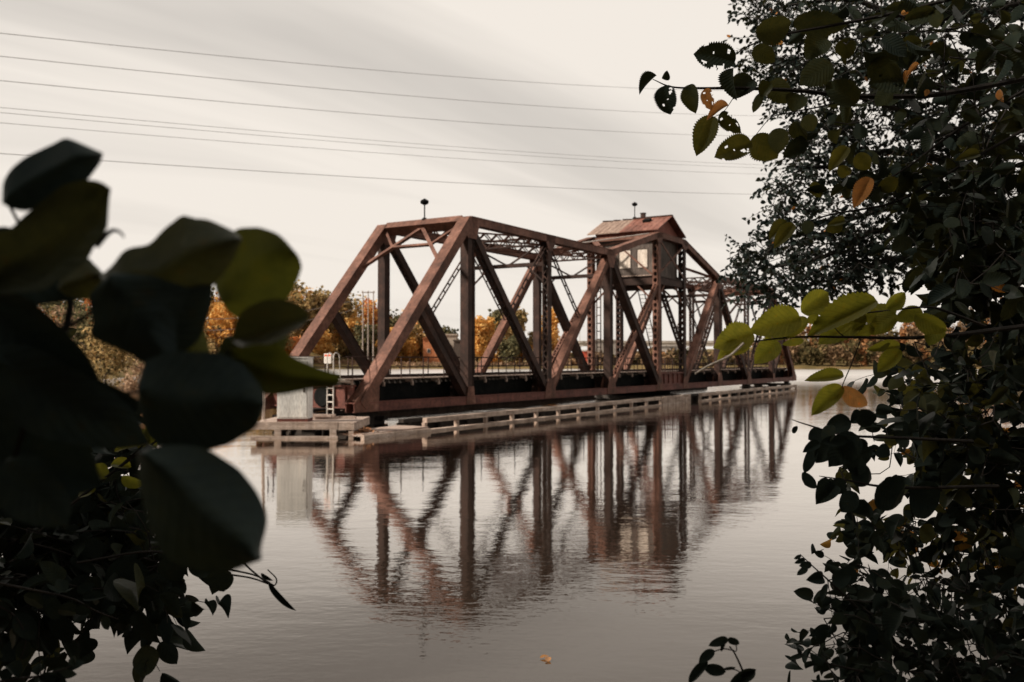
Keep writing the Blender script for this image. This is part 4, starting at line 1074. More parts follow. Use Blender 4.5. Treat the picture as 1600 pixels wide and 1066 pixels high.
stem(m, [(1200, 375), (1250, 352), (1300, 335), (1400, 315), (1500, 260), (1640, 180)], D + .15, .001, .006)
E, T = TPL_ELM, TPL_ELM_TORN
for b, t, wp, tp, ro, ti in (
        ((1150, 92), (1084, 84), 42, T[1], 5, .08), ((1026, 118), (995, 142), 14, E[2], 45, .05), ((1036, 124), (1044, 112), 12, E[2], 35, .05), ((1038, 134), (1046, 178), 34, T[0], 12, .05), ((1078, 132), (1084, 176), 27, E[0], 20, .35),
        ((1146, 106), (1142, 154), 20, E[2], 45, .1), ((1178, 126), (1146, 150), 30, E[0], 25, .12), ((1140, 130), (1178, 128), 30, E[1], 30, .1), ((1114, 182), (1088, 240), 36, E[0], 8, .55), ((1126, 176), (1156, 208), 24, T[1], 15, .45), ((1174, 222), (1118, 244), 38, T[0], 10, .6),
        ((1178, 212), (1214, 250), 44, E[0], 12, .55), ((1218, 200), (1214, 240), 32, E[1], 15, .5), ((1190, 146), (1176, 176), 14, E[1], 15, .4), ((1205, 130), (1186, 150), 22, E[2], 20, .45), ((1208, 124), (1228, 162), 36, E[0], 10, .4),
        ((1250, 148), (1238, 172), 34, E[0], 10, .35), ((1180, 50), (1240, 38), 42, E[0], 20, .28), ((1240, 32), (1326, 44), 38, E[1], 20, .15), ((1178, 74), (1210, 98), 30, E[1], 15, .4), ((1290, 60), (1260, 88), 40, E[0], 20, .35), ((1300, 100), (1250, 130), 44, E[1], 15, .3),
        ((1320, 60), (1325, 92), 32, E[0], 10, .4), ((1340, 160), (1290, 130), 40, E[0], 10, .25), ((1370, 90), (1390, 135), 44, E[1], 10, .3), ((1440, 66), (1395, 78), 24, E[0], 15, .4), ((1410, 120), (1360, 130), 44, T[0], 10, .2), ((1460, 16), (1464, 44), 22, E[1], 10, .45),
        ((1545, 44), (1515, 62), 28, E[0], 15, .3), ((1260, 180), (1270, 205), 26, E[1], 15, .5), ((1240, 190), (1258, 222), 24, E[2], 15, .3), ((1325, 230), (1295, 265), 22, E[0], 15, .7), ((1340, 240), (1358, 266), 26, E[0], 10, .75), ((1310, 260), (1330, 275), 20, E[2], 10, .6),
        ((1270, 284), (1282, 310), 18, E[0], 10, .6), ((1380, 280), (1398, 300), 30, E[1], 10, .55), ((1530, 240), (1496, 248), 16, E[0], 20, .55), ((1390, 140), (1370, 165), 26, E[1], 10, .4), ((1240, 350), (1210, 385), 22, E[0], 10, .6), ((1230, 346), (1200, 372), 18, E[2], 20, .5),
        ((1265, 345), (1258, 366), 20, E[1], 15, .3), ((1300, 345), (1310, 366), 24, E[0], 15, .5), ((1320, 345), (1296, 350), 14, E[2], 15, .5), ((1420, 370), (1395, 392), 26, E[1], 0, .15)):
    hand_leaf(L, b, t, wp, D + random.uniform(-.06, .1), tp, ro, random.uniform(-.02, .02), ti)
for b, t, wp, tp, ro, ti in (((1104, 138), (1110, 172), 20, T[1], 15, .6), ((1138, 164), (1104, 182), 14, E[2], 30, .4), ((1207, 62), (1224, 68), 10, E[1], 10, .95), ((1360, 278), (1334, 322), 26, E[0], 10, .5), ((1418, 110), (1414, 130), 8, E[2], 10, .9), ((1436, 100), (1416, 118), 8, E[2], 20, .7),
                             ((1310, 130), (1318, 136), 12, E[0], 10, .5), ((1408, 22), (1416, 18), 8, E[0], 0, .9), ((1444, 16), (1442, 24), 6, E[0], 0, .9), ((1562, 60), (1572, 58), 8, E[0], 0, .9), ((1562, 140), (1566, 160), 10, E[0], 30, .6), ((1450, 140), (1446, 150), 8, E[0], 0, .9)):
    hand_leaf(LR, b, t, wp, D + random.uniform(-.05, .05), tp, ro, 0, ti)
sprays(L, m, [(1430, 50, 170, 60, 3.0, .4, 15), (1520, 110, 90, 90, 3.0, .4, 12), (1460, 220, 100, 60, 3.0, .3, 9), (1350, 190, 60, 40, 2.9, .2, 3), (1540, 300, 60, 100, 2.9, .3, 34), (1740, 180, 110, 170, 3.0, .4, 60), (1360, 290, 60, 40, 3.0, .2, 4), (1530, 390, 50, 60, 2.8, .3, 44), (1440, 330, 50, 50, 3.0, .3, 7)], TPL_ELS, .080, .62, (4, 7), (0, .25), .0018, .7, .004, .6, 1.0, tuple(el.location))
under(L.build('foliage', M['leaf_elm']), el); under(LR.build('dead_leaves', M['leaf_rust']), el); under(m.build('twigs', M['bark']), el)

# ------------------------------------------------------------------ right: the yellow green branch at eye level
ol = plant('eye_level_branch', at(1620, 515, 2.5), 'sunlit branch of yellow green serrated leaves pointing left across the far end of the bridge', 'branch')
m = MB(); D = 2.3
stem(m, [(1160, 536), (1240, 527), (1330, 527), (1420, 528), (1500, 522), (1560, 515), (1680, 500)], D, .0016, .008, [0, 0, 0, .03, .06, .1, .15])
stem(m, [(1240, 497), (1282, 500), (1330, 492), (1400, 484), (1450, 480), (1480, 487), (1540, 510)], D + .02, .0012, .004)
stem(m, [(1345, 530), (1330, 570), (1318, 598), (1316, 605)], D, .0016, .001)
stem(m, [(1300, 508), (1316, 524), (1330, 527)], D, .0012, .0018)
stem(m, [(1500, 522), (1486, 545), (1498, 565)], D, .001, .0014); stem(m, [(1560, 515), (1545, 545), (1530, 560)], D, .001, .0014)
under(m.build('twigs', M['bark']), ol)
m = MB(); stem(m, [(1086, 584), (1110, 570), (1140, 556), (1162, 536)], D - .06, .0026, .0034); under(m.build('dead_twig_end', M['twig_pale']), ol)
for b, t, wp, tp, ro, ti in (
        ((1174, 524), (1126, 552), 34, 1, 20, .62), ((1176, 520), (1118, 540), 44, 0, 10, .72), ((1162, 538), (1116, 560), 12, 2, 35, .7), ((1250, 496), (1174, 516), 48, 0, 8, .45), ((1262, 498), (1208, 530), 26, 1, 28, .5), ((1252, 488), (1298, 456), 38, 0, 8, .42),
        ((1292, 494), (1284, 466), 24, 1, 15, .48), ((1262, 496), (1284, 504), 16, 1, 10, .4), ((1216, 534), (1180, 566), 34, 0, 6, .45), ((1196, 528), (1206, 522), 10, 1, 10, .5), ((1370, 470), (1262, 518), 40, 0, 20, .3), ((1350, 490), (1280, 534), 46, 0, 10, .22), ((1400, 484), (1320, 496), 30, 1, 30, .3), ((1310, 496), (1364, 472), 14, 2, 35, .35),
        ((1386, 482), (1416, 458), 24, 0, 15, .28), ((1400, 490), (1356, 522), 30, 1, 12, .25), ((1366, 512), (1330, 524), 20, 1, 10, .4), ((1406, 540), (1358, 545), 18, 0, 10, .3), ((1408, 548), (1370, 580), 26, 0, 12, .28), ((1380, 540), (1384, 546), 20, 1, 10, .2), ((1256, 532), (1222, 538), 12, 1, 10, .4),
        ((1318, 586), (1260, 592), 20, 0, 15, .3), ((1316, 604), (1268, 646), 30, 0, 12, .42), ((1440, 484), (1400, 500), 26, 1, 10, .2), ((1430, 492), (1480, 520), 30, 0, 15, .12), ((1470, 500), (1450, 540), 30, 1, 15, .1), ((1320, 490), (1290, 486), 14, 1, 0, .4)):
    L = Leaves(); hand_leaf(L, b, t, wp, D + random.uniform(-.04, .06), TPL_ELM[tp], ro, random.uniform(-.02, .02), ti); under(L.build('leaf', M['leaf_olive']), ol)
L = Leaves(); hand_leaf(L, (1316, 604), (1356, 638), 26, D, TPL_ELM[0], 15, 0, .9); o = under(L.build('leaf', M['leaf_rust']), ol); o['label'] = 'orange withered leaf with a dark edge'

# ------------------------------------------------------------------ right: thicket on the bank
def thicket(name, loc, label, blobs, tpls, ll, mat, hand=(), stems=(), D=2.2, **kw):
    o = plant(name, loc, label, 'shrub'); L, m = Leaves(), MB()
    sprays(L, m, blobs, tpls, ll, root=loc, **kw)
    for b, t, wp, ro, ti in hand: hand_leaf(L, b, t, wp, D + random.uniform(-.05, .05), random.choice(TPL_OVAL), ro, random.uniform(-.02, .02), ti)
    for px, r0, r1 in stems: ms = MB(); stem(ms, px, D, r0, r1); under(ms.build('stem', M['bark']), o)
    under(L.build('foliage', M[mat]), o); under(m.build('twigs', M['bark']), o); return o
thicket('oval_leaved_shrub', (1.4, 2.4, 1.2), 'dark shrub with oval leaves on the right bank, below the yellow green branch',
        [(1690, 640, 80, 110, 2.7, .3, 50), (1690, 840, 80, 110, 2.6, .3, 50), (1490, 720, 80, 60, 2.7, .3, 14), (1540, 640, 75, 70, 2.7, .3, 27), (1560, 760, 70, 70, 2.6, .3, 24), (1420, 770, 50, 30, 2.6, .2, 4), (1455, 680, 45, 40, 2.8, .3, 6), (1570, 560, 50, 60, 2.7, .2, 12), (1500, 570, 50, 40, 2.7, .2, 9), (1570, 480, 50, 60, 2.8, .2, 12), (1440, 560, 40, 50, 2.8, .2, 6),
         (1340, 715, 40, 30, 2.7, .2, 2), (1390, 730, 40, 40, 2.8, .2, 2)],
        TPL_OVAL, .064, 'leaf_dark',
        [((1290, 676), (1262, 688), 26, 15, .1), ((1300, 664), (1286, 690), 20, 40, .45), ((1330, 660), (1290, 668), 30, 10, .1), ((1345, 640), (1362, 668), 30, 0, .1), ((1348, 648), (1330, 660), 22, 10, .15), ((1324, 688), (1280, 690), 18, 0, .05), ((1280, 692), (1256, 705), 16, 10, .1), ((1276, 700), (1252, 738), 18, 20, .1), ((1300, 690), (1276, 722), 30, 0, .15),
         ((1340, 680), (1300, 720), 44, 5, .1), ((1330, 700), (1300, 690), 34, 0, .1), ((1340, 712), (1336, 745), 30, 0, .1), ((1270, 745), (1256, 758), 30, 10, .1), ((1300, 755), (1278, 784), 34, 0, .1), ((1298, 752), (1322, 768), 26, 0, .1), ((1338, 770), (1312, 800), 30, 10, .05), ((1350, 780), (1340, 808), 40, 0, .05), ((1372, 700), (1390, 712), 24, 0, .05), ((1345, 685), (1352, 705), 14, 10, .1), ((1246, 666), (1238, 678), 8, 10, .1),
         ((1360, 700), (1320, 730), 30, 0, .2), ((1400, 690), (1420, 680), 30, 0, .3), ((1330, 740), (1370, 750), 36, 0, .05), ((1370, 760), (1420, 790), 60, 0, .03), ((1420, 770), (1470, 790), 60, 0, .03)],
        [([(1238, 656), (1262, 664), (1320, 680), (1400, 684), (1520, 690)], .001, .005), ([(1280, 744), (1320, 750), (1400, 762), (1560, 760)], .001, .005), ([(1358, 640), (1362, 670), (1366, 690)], .0008, .001)],
        ratio=.62, per=(4, 7), tint=(0, .72), twig=.0016, accent=.0, face=.25)
thicket('small_leaved_shrub', (1.7, 3.0, 1.0), 'bushy dark shrub with crowded small leaves at lower right, above the bottom thicket',
        [(1420, 830, 70, 26, 3.0, .3, 21), (1490, 860, 90, 50, 3.0, .3, 21), (1570, 850, 50, 90, 3.0, .3, 18), (1350, 830, 20, 20, 3.0, .1, 5), (1520, 800, 80, 40, 3.0, .3, 21), (1550, 700, 50, 60, 3.1, .2, 15), (1470, 650, 40, 60, 3.2, .2, 18), (1420, 660, 26, 36, 3.2, .2, 10), (1430, 600, 30, 30, 3.3, .2, 8)],
        TPL_OVAL, .056, 'leaf_dark', (), [([(1430, 840), (1450, 910), (1500, 960), (1530, 980)], .0016, .004)], D=2.8, ratio=.6, per=(4, 7), tint=(0, .95), twig=.0016, accent=.0, face=.25)
thicket('low_thicket', (1.3, 2.1, 1.0), 'dense dark thicket filling the bottom right corner with sprigs pointing left over the water',
        [(1680, 1010, 80, 90, 2.3, .3, 60), (1350, 920, 60, 40, 2.3, .2, 16), (1380, 990, 80, 60, 2.3, .25, 35), (1500, 960, 100, 70, 2.4, .3, 18), (1550, 1050, 80, 50, 2.2, .3, 37), (1320, 960, 40, 60, 2.3, .2, 8), (1340, 1055, 60, 26, 2.2, .2, 22), (1470, 900, 60, 40, 2.5, .2, 7)],
        TPL_OVAL, .050, 'leaf_dark',
        [((1252, 868), (1240, 874), 6, 0, .1), ((1258, 874), (1242, 880), 8, 0, .1), ((1268, 882), (1252, 884), 12, 0, .1), ((1262, 888), (1246, 896), 10, 20, .1), ((1286, 902), (1262, 906), 20, 0, .1), ((1292, 912), (1284, 942), 9, 20, .1), ((1300, 908), (1330, 900), 26, 0, .05), ((1310, 895), (1345, 905), 30, 0, .05), ((1256, 1024), (1232, 1028), 8, 10, .1), ((1250, 1022), (1246, 1012), 7, 10, .1), ((1280, 1036), (1254, 1044), 9, 10, .1), ((1284, 1028), (1298, 1018), 12, 0, .1)],
        [([(1250, 866), (1270, 885), (1300, 912), (1340, 950)], .001, .003), ([(1250, 1022), (1290, 1036), (1350, 1050)], .001, .003)],
        D=2.1, ratio=.6, per=(4, 7), tint=(0, .45), twig=.0015, accent=.0, face=.25)
lo = plant('lone_sprig', at(1150, 1090, 1.7), 'lone dark sprig with drooping leaves rising from below over the open water', 'sprig')
L, m = Leaves(), MB()
stem(m, [(1185, 1120), (1165, 1060), (1150, 1025), (1140, 1010)], 1.7, .0028, .0012); stem(m, [(1143, 1016), (1130, 1014), (1112, 1020), (1104, 1028)], 1.7, .0012, .001); stem(m, [(1140, 1012), (1150, 1018), (1150, 1008), (1144, 1000)], 1.7, .001, .001)
stem(m, [(1104, 1040), (1130, 1045), (1150, 1047), (1162, 1056)], 1.7, .001, .0012)
for b, t, wp, ro in (((1138, 999), (1108, 1006), 14, 10), ((1138, 997), (1156, 1010), 12, 20), ((1134, 1000), (1126, 1019), 6, 10), ((1116, 1016), (1092, 1036), 15, 10), ((1106, 1034), (1074, 1068), 15, 10), ((1100, 1044), (1136, 1050), 18, 0), ((1130, 1046), (1152, 1043), 5, 0), ((1180, 1048), (1138, 1072), 19, 0), ((1158, 1058), (1182, 1046), 12, 0)):
    hand_leaf(L, b, t, wp, 1.7, random.choice(TPL_OVAL), ro, 0, .1)
under(L.build('foliage', M['leaf_dark']), lo); under(m.build('stem', M['bark']), lo)
# two yellow leaves floating on the river
for i, (px, py, lab) in enumerate(((844, 1028, 'smaller fallen yellow leaf floating on the water, left of its neighbour'), (856, 1034, 'larger fallen yellow leaf floating on the water beside a smaller one'))):
    Dw = 9.35; p = at(px, py, Dw); k = (CZ - .012) / (CZ - p.z); p = CAM + (p - CAM) * k
    L = Leaves(); L.add(TPL_OVAL[3], (0, 0, 0), (math.cos(.5 + i), math.sin(.5 + i), 0), (0, 0, 1), .10 + .03 * i, .065, .9)
    o = L.build('floating_leaf', M['leaf_rust']); o.location = p; tag(o, lab, 'leaf', 'leaves floating on the river')

# ------------------------------------------------------------------ power lines overhead
for i, (a, b, lab) in enumerate((
        ((0, 52), (1000, 138), 'topmost power line crossing the sky'), ((0, 88), (1040, 177), 'second power line from the top crossing the sky'), ((0, 126), (1060, 210), 'third power line from the top crossing the sky'),
        ((0, 168), (1170, 257), 'upper wire of the close pair of power lines'), ((0, 176), (1170, 262), 'lower wire of the close pair of power lines'), ((0, 192), (1180, 272), 'power line just under the close pair of wires'), ((0, 240), (1190, 304), 'lowest power line, passing behind the blurred sapling'))):
    (x0, y0), (x1, y1) = a, b; DL, DR = 70, 150
    A, B = at(x0, y0, DL), at(x1, y1, DR); d = B - A
    pts = [A + d * t - Vector((0, 0, 2.2 * 4 * (t * (1 - t)) * .25)) for t in [k / 10 for k in range(-8, 19)]]
    m = MB(); m.tube(pts, .024 if i not in (3, 4, 5) else .018, 6); tag(m.build('power_line', M['cable']), lab, 'power line', 'power lines over the river')
# ------------------------------------------------------------------ far bank
def tree_mat(name, cols):
    m = NT(name); a = m.n('ShaderNodeAttribute', attribute_name='tint')
    c = m.ramp(a.outputs['Fac'], cols)
    d = m.n('ShaderNodeBsdfDiffuse'); t = m.n('ShaderNodeBsdfTranslucent'); m.l(c, d.inputs[0]); m.l(c, t.inputs[0])
    x = m.n('ShaderNodeMixShader'); x.inputs[0].default_value = .5; m.l(d.outputs[0], x.inputs[1]); m.l(t.outputs[0], x.inputs[2]); m.l(x.outputs[0], m.out.inputs[0]); return m.mat
M['crown_olive'] = tree_mat('olive_autumn_foliage', [(0, (.09, .075, .035)), (.5, (.40, .29, .13)), (1, (.62, .42, .20))])
M['crown_green'] = tree_mat('dark_evergreen_foliage', [(0, (.045, .046, .028)), (.5, (.15, .14, .075)), (1, (.30, .25, .13))])
M['crown_gold'] = tree_mat('golden_foliage', [(0, (.50, .26, .07)), (.5, (.80, .46, .14)), (1, (.88, .60, .24))])
M['crown_orange'] = tree_mat('orange_foliage', [(0, (.34, .11, .04)), (.5, (.74, .30, .11)), (1, (.86, .44, .19))])
M['crown_tan'] = tree_mat('tan_scrub_foliage', [(0, (.16, .105, .065)), (.5, (.38, .25, .155)), (1, (.54, .37, .25))])
M['scrub_tan'] = tree_mat('brown_scrub_foliage', [(0, (.06, .045, .028)), (.5, (.26, .17, .095)), (1, (.42, .28, .165))])
M['scrub_rust'] = tree_mat('rusty_scrub_foliage', [(0, (.10, .05, .025)), (.5, (.40, .19, .08)), (1, (.60, .32, .15))])
M['scrub_olive'] = tree_mat('olive_scrub_foliage', [(0, (.045, .042, .022)), (.5, (.15, .12, .055)), (1, (.26, .19, .09))])
M['bark_far'] = weathered('grey_bark', (.06, .045, .035), (.10, .08, .065), (.15, .12, .1), 2, .9)

def crown_mesh(L, c, rx, rz, n, size, lumps=9, tint=(0, 1), base=.25):
    """ragged crown: leaf clumps scattered through several offset lobes"""
    c = np.array(c, float)
    lobes = []
    for i in range(lumps):
        a = random.uniform(0, 6.283); h = random.uniform(-.75, .85); rr = math.sqrt(max(.05, 1 - h * h)) * random.uniform(.3, .75)
        lobes.append((np.array([rx * rr * math.cos(a), rx * rr * math.sin(a), rz * h * .8]), random.uniform(.28, .52), random.uniform(-.18, .18)))
    tq = TPL_CL
    for _ in range(n):
        lc, lr, lt = random.choice(lobes)
        d = rng.normal(size=3); d /= np.linalg.norm(d)
        r_ = random.random() ** .4
        p = c + lc + d * r_ * lr * np.array([rx, rx, rz])
        u = rng.normal(size=3); nn = d + rng.normal(size=3) * .5
        s_ = size * random.uniform(.5, 1.3)
        ti = min(1, max(0, tint[0] + (tint[1] - tint[0]) * random.random() + lt))
        L.add(tq, p, u, nn, s_, s_ * .8, ti)
TPL_CL = blade(2, 1, 0, .5, .5, .5, .2)

def gz1(x, y): return float(ground_z([(x, y)])[0])
def far_tree(name, kind, label, group, px, Dp, top, wpx, n=900, base=None, z=None, lumps=10):
    """tree whose crown top shows at photo row top, wpx wide"""
    p = at(px, 563, Dp); x, y = p.x, p.y
    g = gz1(x, y) if z is None else z
    zt = at(px, top, Dp).z; H = max(3.0, zt - g); rx = wpx * Dp / F / 2
    o = empty(name, (x, y, g)); tag(o, label, 'tree' if name != 'bank_bush' else 'bush', group)
    m = MB(); tw = max(.15, H * .018)
    m.tube(catmull([(0, 0, -.4), (.1 * rx, 0, H * .3), (0, .05 * rx, H * .6), (0, 0, H * .85)], 4), tw, 7, tw * .3)
    for i in range(6):
        a = random.uniform(0, 6.28); h = H * random.uniform(.3, .6)
        m.tube([(0, 0, h), (rx * .4 * math.cos(a), rx * .4 * math.sin(a), h + H * .12), (rx * .7 * math.cos(a), rx * .7 * math.sin(a), h + H * .22)], tw * .4, 5, tw * .12)
    m.build('trunk', M['bark_far'], o)
    L = Leaves(); lo = .12 if base is None else base
    zc = H * (1 + lo) / 2; rz = H * (1 - lo) / 2
    crown_mesh(L, (0, 0, zc), rx, rz, int(n * 1.7), max(.35, Dp * .0042), lumps)
    L.build('crown', M[kind], o); return o
GT = 'autumn trees on the far bank'
TREES = [
    ('crown_olive', 'large olive brown tree just left of the bridge end, tallest in the far wood', 478, 345, 436, 90, 1500),
    ('crown_olive', 'olive tree with bare top behind the sloping far end post', 532, 352, 455, 66, 1100),
    ('crown_orange', 'orange red tree behind the utility poles', 590, 360, 458, 62, 1000),
    ('crown_green', 'dark green tree between the utility poles and the first upright post', 568, 340, 500, 40, 700),
    ('crown_green', 'dark evergreen filling the gap left of the near end post', 618, 345, 488, 34, 600),
    ('crown_gold', 'golden bush like tree low on the bank behind the bridge end ladder', 510, 335, 518, 56, 900),
    ('crown_gold', 'pale golden tree on the bank under the orange tree', 607, 338, 512, 50, 800),
    ('crown_olive', 'dull olive tree between end post and first diagonal', 655, 350, 506, 60, 900),
    ('crown_green', 'small dark tree above the orange roofed house', 700, 372, 503, 42, 600),
    ('crown_gold', 'bright golden yellow tree seen through the second bridge panel', 757, 335, 492, 62, 1400),
    ('crown_green', 'grey green tree rising behind the golden yellow tree', 775, 352, 484, 60, 900),
    ('crown_olive', 'broad olive and gold tree right of the bright golden one', 815, 340, 482, 76, 1300),
    ('crown_green', 'dark shrubby tree low between the two golden trees', 800, 330, 522, 44, 700),
    ('crown_gold', 'thin golden tree drooping right of the second upright post', 858, 345, 480, 40, 700),
    ('crown_gold', 'amber tree at mid height on the bluff, left of the utility poles', 540, 348, 492, 54, 900),
    ('crown_orange', 'orange tree just right of the utility poles, lower than the one behind them', 628, 352, 500, 44, 800),
    ('crown_gold', 'yellow tree low between the near end post and the orange house', 642, 346, 524, 36, 600),
    ('crown_gold', 'golden orange tree on the left bluff behind the sapling leaves', 342, 300, 452, 84, 1500),
    ('crown_olive', 'brown olive tree on the left bluff beside the golden orange one', 420, 320, 450, 90, 1500),
    ('crown_olive', 'brown tree at far left on the near bend of the bank', 190, 190, 462, 110, 1500),
    ('crown_green', 'dark green tree at far left beside the brown tree', 90, 170, 455, 130, 1500),
    ('crown_olive', 'ragged olive tree on the left bank behind the round blurred leaf', 275, 240, 470, 90, 1300),
    ('crown_tan', 'tan tree below the golden orange tree on the left bank', 395, 300, 505, 70, 1000),
    ('crown_orange', 'rusty orange bush low on the left bank, seen beside the far end post foot', 452, 330, 525, 40, 600),
    ('crown_olive', 'leafy tree at the extreme left edge of the far bank', 10, 160, 470, 120, 1300),
]
for kind, lab, px, Dp, top, wpx, n in TREES:
    far_tree('autumn_tree', kind, lab, GT, px, Dp, top, wpx, n)
for kind, lab, px, Dp, top, wpx, n in (
    ('crown_tan', 'tan bush low on the near left bank, seen through the gap in the blurred leaves', 75, 82, 478, 120, 900),
    ('crown_olive', 'olive brown bush on the left bank, right of the tan one', 160, 88, 500, 110, 900),
    ('crown_tan', 'rounded tan bush on the left bank nearest the open bridge end', 235, 100, 520, 110, 900),
    ('crown_olive', 'low dark bush on the left bank at the foot of the round blurred leaf', 310, 125, 525, 90, 800)):
    far_tree('bank_bush', kind, lab, 'bushes on the left bank', px, Dp, top, wpx, n, base=.02)
# wood behind and between: one mass
L = Leaves(); m = MB(); Lg = {k: Leaves() for k in ('crown_olive', 'crown_green', 'crown_tan', 'crown_gold', 'crown_orange')}
def mass(px, Dp, top, wpx, kind, n):
    p = at(px, 563, Dp); g = gz1(p.x, p.y); zt = at(px, top, Dp).z; H = max(2.0, zt - g); rx = wpx * Dp / F / 2
    crown_mesh(Lg[kind], (p.x, p.y, g + H * .5), rx, H * .62, n, max(.4, Dp * .0042), 7)
for px in range(-60, 660, 17):
    f = max(0, min(1, (px - 500) / 140)); top = 442 + 54 * f + random.uniform(-8, 14) + (12 if px < 420 else 0)
    Dp = (180 + (px + 60) * .38 if px < 380 else 355) + random.uniform(0, 18)
    mass(px, Dp, top, random.uniform(40, 70), random.choice(('crown_olive', 'crown_olive', 'crown_green', 'crown_gold', 'crown_gold', 'crown_orange')), 420)
    mass(px, Dp - 12, (top + 560) / 2 + random.uniform(-8, 8), random.uniform(36, 56), random.choice(('crown_olive', 'crown_tan', 'crown_tan', 'crown_gold', 'crown_green')), 340)
for px in range(630, 880, 14): mass(px, (338 if not 648 < px < 732 else 362) + random.uniform(0, 14), 537 + random.uniform(-12, 8), random.uniform(30, 46), random.choice(('crown_tan', 'crown_gold', 'crown_olive')), 260)
for i, (k, L_) in enumerate(Lg.items()):
    if L_.v: tag(L_.build('woods', M[k]), kind='stuff')
Lg = {k: Leaves() for k in ('scrub_olive', 'scrub_tan', 'scrub_rust')}
for px in range(870, 1760, 12):
    rr = max(0, min(1, (px - 1150) / 150))
    for row in range(4):
        top = 555 - rr * (16 + 17 * row + 10 * math.sin(px * .021) * (row > 1)) + random.uniform(-9, 9); Dp = 320 - (px - 1250) * .03 + row * 16
        mass(px + random.uniform(-8, 8), Dp, top, random.uniform(18, 46), random.choice(('scrub_olive', 'scrub_tan', 'scrub_tan', 'scrub_rust', 'scrub_olive')), 190)
for k, L_ in Lg.items():
    if L_.v: tag(L_.build('riverside_scrub', M[k]), kind='stuff')
# grass along the far waterline
L = Leaves()
for px in np.arange(430, 900, .55):
    Dp = 329 + random.uniform(-3, 8); p = at(px, 563, Dp)
    L.add(TPL_CL, (p.x, p.y, max(0.1, gz1(p.x, p.y)) - .2), (random.gauss(0, .3), random.gauss(0, .3), 1), (random.gauss(0, .4), -1, .2), random.uniform(.6, 1.8), random.uniform(.5, 1.0), random.random())
tag(L.build('reeds', M['crown_tan']), kind='stuff')

# utility pole frame, houses, highway bridge
def P3(px, py, D): return at(px, py, D)
up = empty('utility_pole_frame', (P3(575, 558, 333).x, P3(575, 558, 333).y, 0)); up.location.z = gz1(up.location.x, up.location.y)
tag(up, 'pale three pole transmission frame on the far bank beside the orange tree', 'utility poles')
H = P3(575, 455, 333).z - up.location.z
for dx in (-1.9, 0, 1.9):
    m = MB(); m.tube([(dx, 0, -1), (dx, 0, H)], .26, 8, .18); m.build('pole', M['pole'], up)
m = MB(); m.box(-2.4, 2.4, -.15, .15, H - .6, H - .25); m.build('crossarm', M['pole'], up)
m = MB(); m.bar((-1.9, .1, H - 6), (0, .1, H - 4.5), (0, 1, 0), .12, .16); m.bar((1.9, .1, H - 6), (0, .1, H - 4.5), (0, 1, 0), .12, .16); m.bar((-1.9, .1, H - 5.9), (1.9, .1, H - 5.9), (0, 1, 0), .12, .14); m.build('brace', M['pole'], up)
for dx in (-2.2, 0, 2.2):
    m = MB(); m.lathe([(.08, 0), (.14, .1), (.1, .25), (.13, .35), (.06, .55)], (dx, 0, H - .25), 8); m.build('insulator', M['offwhite'], up)
for (a, b, lab) in (((300, 499), (566, 466), 'upper pale wire sagging from the utility poles to the left'), ((300, 517), (566, 480), 'lower pale wire sagging from the utility poles to the left')):
    A, B = at(*a, 270), at(*b, 332); m = MB(); m.tube([A.lerp(B, t / 8) - Vector((0, 0, 2.0 * 4 * (t / 8) * (1 - t / 8))) for t in range(9)], .10, 5)
    tag(m.build('pole_wire', M['pole']), lab, 'wire', 'wires to the utility poles')

def building(name, px0, px1, ytop, ybot, D, depth, label, cat, wallm, roof=None, roofm=None, wins=()):
    a, b = at(px0, ybot, D), at(px1, ytop, D); w_ = b.x - a.x; g = gz1((a.x + b.x) / 2, a.y) ; h = b.z - g
    o = empty(name, ((a.x + b.x) / 2, a.y, g)); tag(o, label, cat)
    m = MB(); m.box(-w_ / 2, w_ / 2, 0, depth, -1, h); m.build('wall', M[wallm], o)
    if roof == 'gable':
        m = MB(); rh = w_ * .22
        for s in (-1, 1): m.obox((s * w_ / 4, depth / 2, h + rh / 2), (w_ / 4 + .3, 0, -s * (rh / 2 + .15)), (0, depth / 2 + .4, 0), (0, 0, .12))
        m.build('roof', M[roofm], o)
        m = MB(); v = [(-w_ / 2, .02, h), (w_ / 2, .02, h), (0, .02, h + rh)]; v2 = [(x, .3, z) for x, _, z in v]
        m.raw(v + v2, [(0, 1, 2), (5, 4, 3), (0, 3, 4, 1), (1, 4, 5, 2), (2, 5, 3, 0)]); m.build('gable', M[roofm], o)
    elif roof == 'flat':
        m = MB(); m.box(-w_ / 2 - .3, w_ / 2 + .3, -.3, depth + .3, h, h + .5); m.build('roof', M[roofm], o)
    for (u, v, ww, hh) in wins:
        x = -w_ / 2 + u * w_; z = v * h
        m = MB(); m.box(x - ww / 2, x + ww / 2, -.12, .1, z, z + hh); f = m.build('window', M['offwhite'], o)
        m = MB(); m.box(x - ww / 2 + .15, x + ww / 2 - .15, -.16, -.121, z + .15, z + hh - .15); m.build('pane', M['glass_dark'], f)
    return o
building('bank_house', 661, 691, 529, 560, 342, 9, 'orange house with gabled roof on the far bank behind the near end post', 'house', 'orange_roof', 'gable', 'orange_roof', [(.3, .45, 1.2, 1.6), (.7, .45, 1.2, 1.6)])
building('flat_house', 693, 713, 524, 560, 347, 9, 'cream flat roofed house right of the orange house', 'house', 'plaster', 'flat', 'plaster', [(.85, .5, 1.0, 1.6)])
building('riverside_shed', 709, 722, 533, 560, 341, 5, 'small dark shed against the cream flat roofed house', 'shed', 'wall_dark', 'flat', 'wall_dark')
building('concrete_block', 926, 968, 533, 574, 330, 16, 'plain grey concrete block building under the tower, left of the white one', 'building', 'concrete', 'flat', 'concrete', [(.75, .2, 1.6, 2.2)])
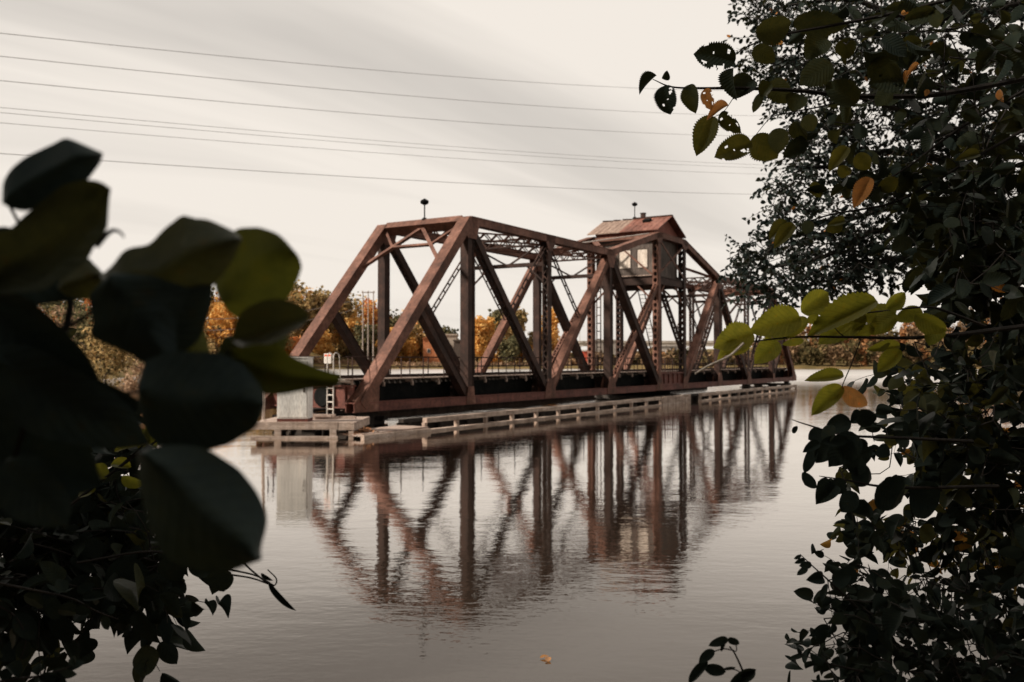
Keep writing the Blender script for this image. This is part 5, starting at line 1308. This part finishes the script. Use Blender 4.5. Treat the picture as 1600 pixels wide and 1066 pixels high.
building('white_building', 1030, 1072, 541, 574, 332, 14, 'white riverside building with a row of dark windows beyond the right tower leg', 'building', 'offwhite', 'flat', 'offwhite', [(.12, .25, 1.3, 3.2), (.32, .25, 1.3, 3.2), (.52, .25, 2.2, 4.6), (.74, .25, 1.3, 3.2), (.9, .25, 1.3, 3.2)])
building('red_kiosk', 911, 921, 549, 572, 326, 4, 'small red hut by the water left of the concrete block', 'hut', 'red_sign', 'flat', 'offwhite')
hb = empty('highway_bridge', (at(1000, 540, 420).x, 425, 0)); tag(hb, 'long low pale highway bridge crossing the horizon behind the truss bridge', 'bridge')
z1 = at(1000, 534, 425).z; z0 = at(1000, 541, 425).z
m = MB(); m.box(-58, 130, -5, 5, z0, z1 - .8); m.build('deck_girder', M['offwhite'], hb)
m = MB(); m.box(-58, 130, -5.2, -4.9, z1 - .8, z1 + .3); m.box(-58, 130, 4.9, 5.2, z1 - .8, z1 + .3); m.build('parapet', M['offwhite'], hb)
for x in range(-50, 130, 22):
    m = MB(); m.box(x - .8, x + .8, -3.5, 3.5, -1, z0 - .9); m.box(x - 1, x + 1, -5, 5, z0 - .9, z0 - .003); m.build('pier', M['concrete'], hb)
# lamp posts of the highway
for i, px in enumerate((905, 992, 1012)):
    p = at(px, 534, 424); o = empty('street_lamp', (p.x, p.y - 4.6, z1 - .8)); tag(o, ('street lamp on the highway bridge left of the concrete block', 'street lamp on the highway bridge just left of the white building, first of a pair', 'street lamp on the highway bridge just left of the white building, second of a pair')[i], 'street lamp', 'lamps on the highway bridge')
    m = MB(); m.tube([(0, 0, 0), (0, 0, 7.5)], .1, 6, .07); m.build('post', M['concrete'], o)
    m = MB(); m.bar((0, 0, 7.5), (1.6, 0, 7.8), (0, 1, 0), .1, .1); m.box(1.3, 2.0, -.14, .14, 7.72, 7.85); m.build('lamp_head', M['concrete'], o)

# unseen wood added behind and left of the viewer to shade the near leaves
L = Leaves(); m = MB()
for (x, y, h, r) in ((-7, -3, 11, 3.4), (-11, -1, 13, 4), (-9, -8, 14, 4), (-3, -7, 12, 3.6), (2, -8, 13, 4), (7, -6, 12, 4), (-15, -5, 15, 4.5), (11, -10, 14, 4.5), (-18, 3, 13, 4), (-5, -13, 15, 4.5), (4, -14, 15, 4.5), (-4.5, -3.2, 8, 2.4), (0, -4.6, 8.5, 2.6), (4.4, -4.2, 8, 2.6)):
    g = gz1(x, y); crown_mesh(L, (x, y, g + h * .56), r, h * .46, 1500, .55, 10)
    m.tube(catmull([(x, y, g - .3), (x + .1, y, g + h * .3), (x, y + .1, g + h * .8)], 4), .2, 7, .06)
o = L.build('added_shade_woods', M['crown_green']); tag(o, kind='stuff')
t = m.build('added_shade_trunks', M['bark_far']); t.parent = o
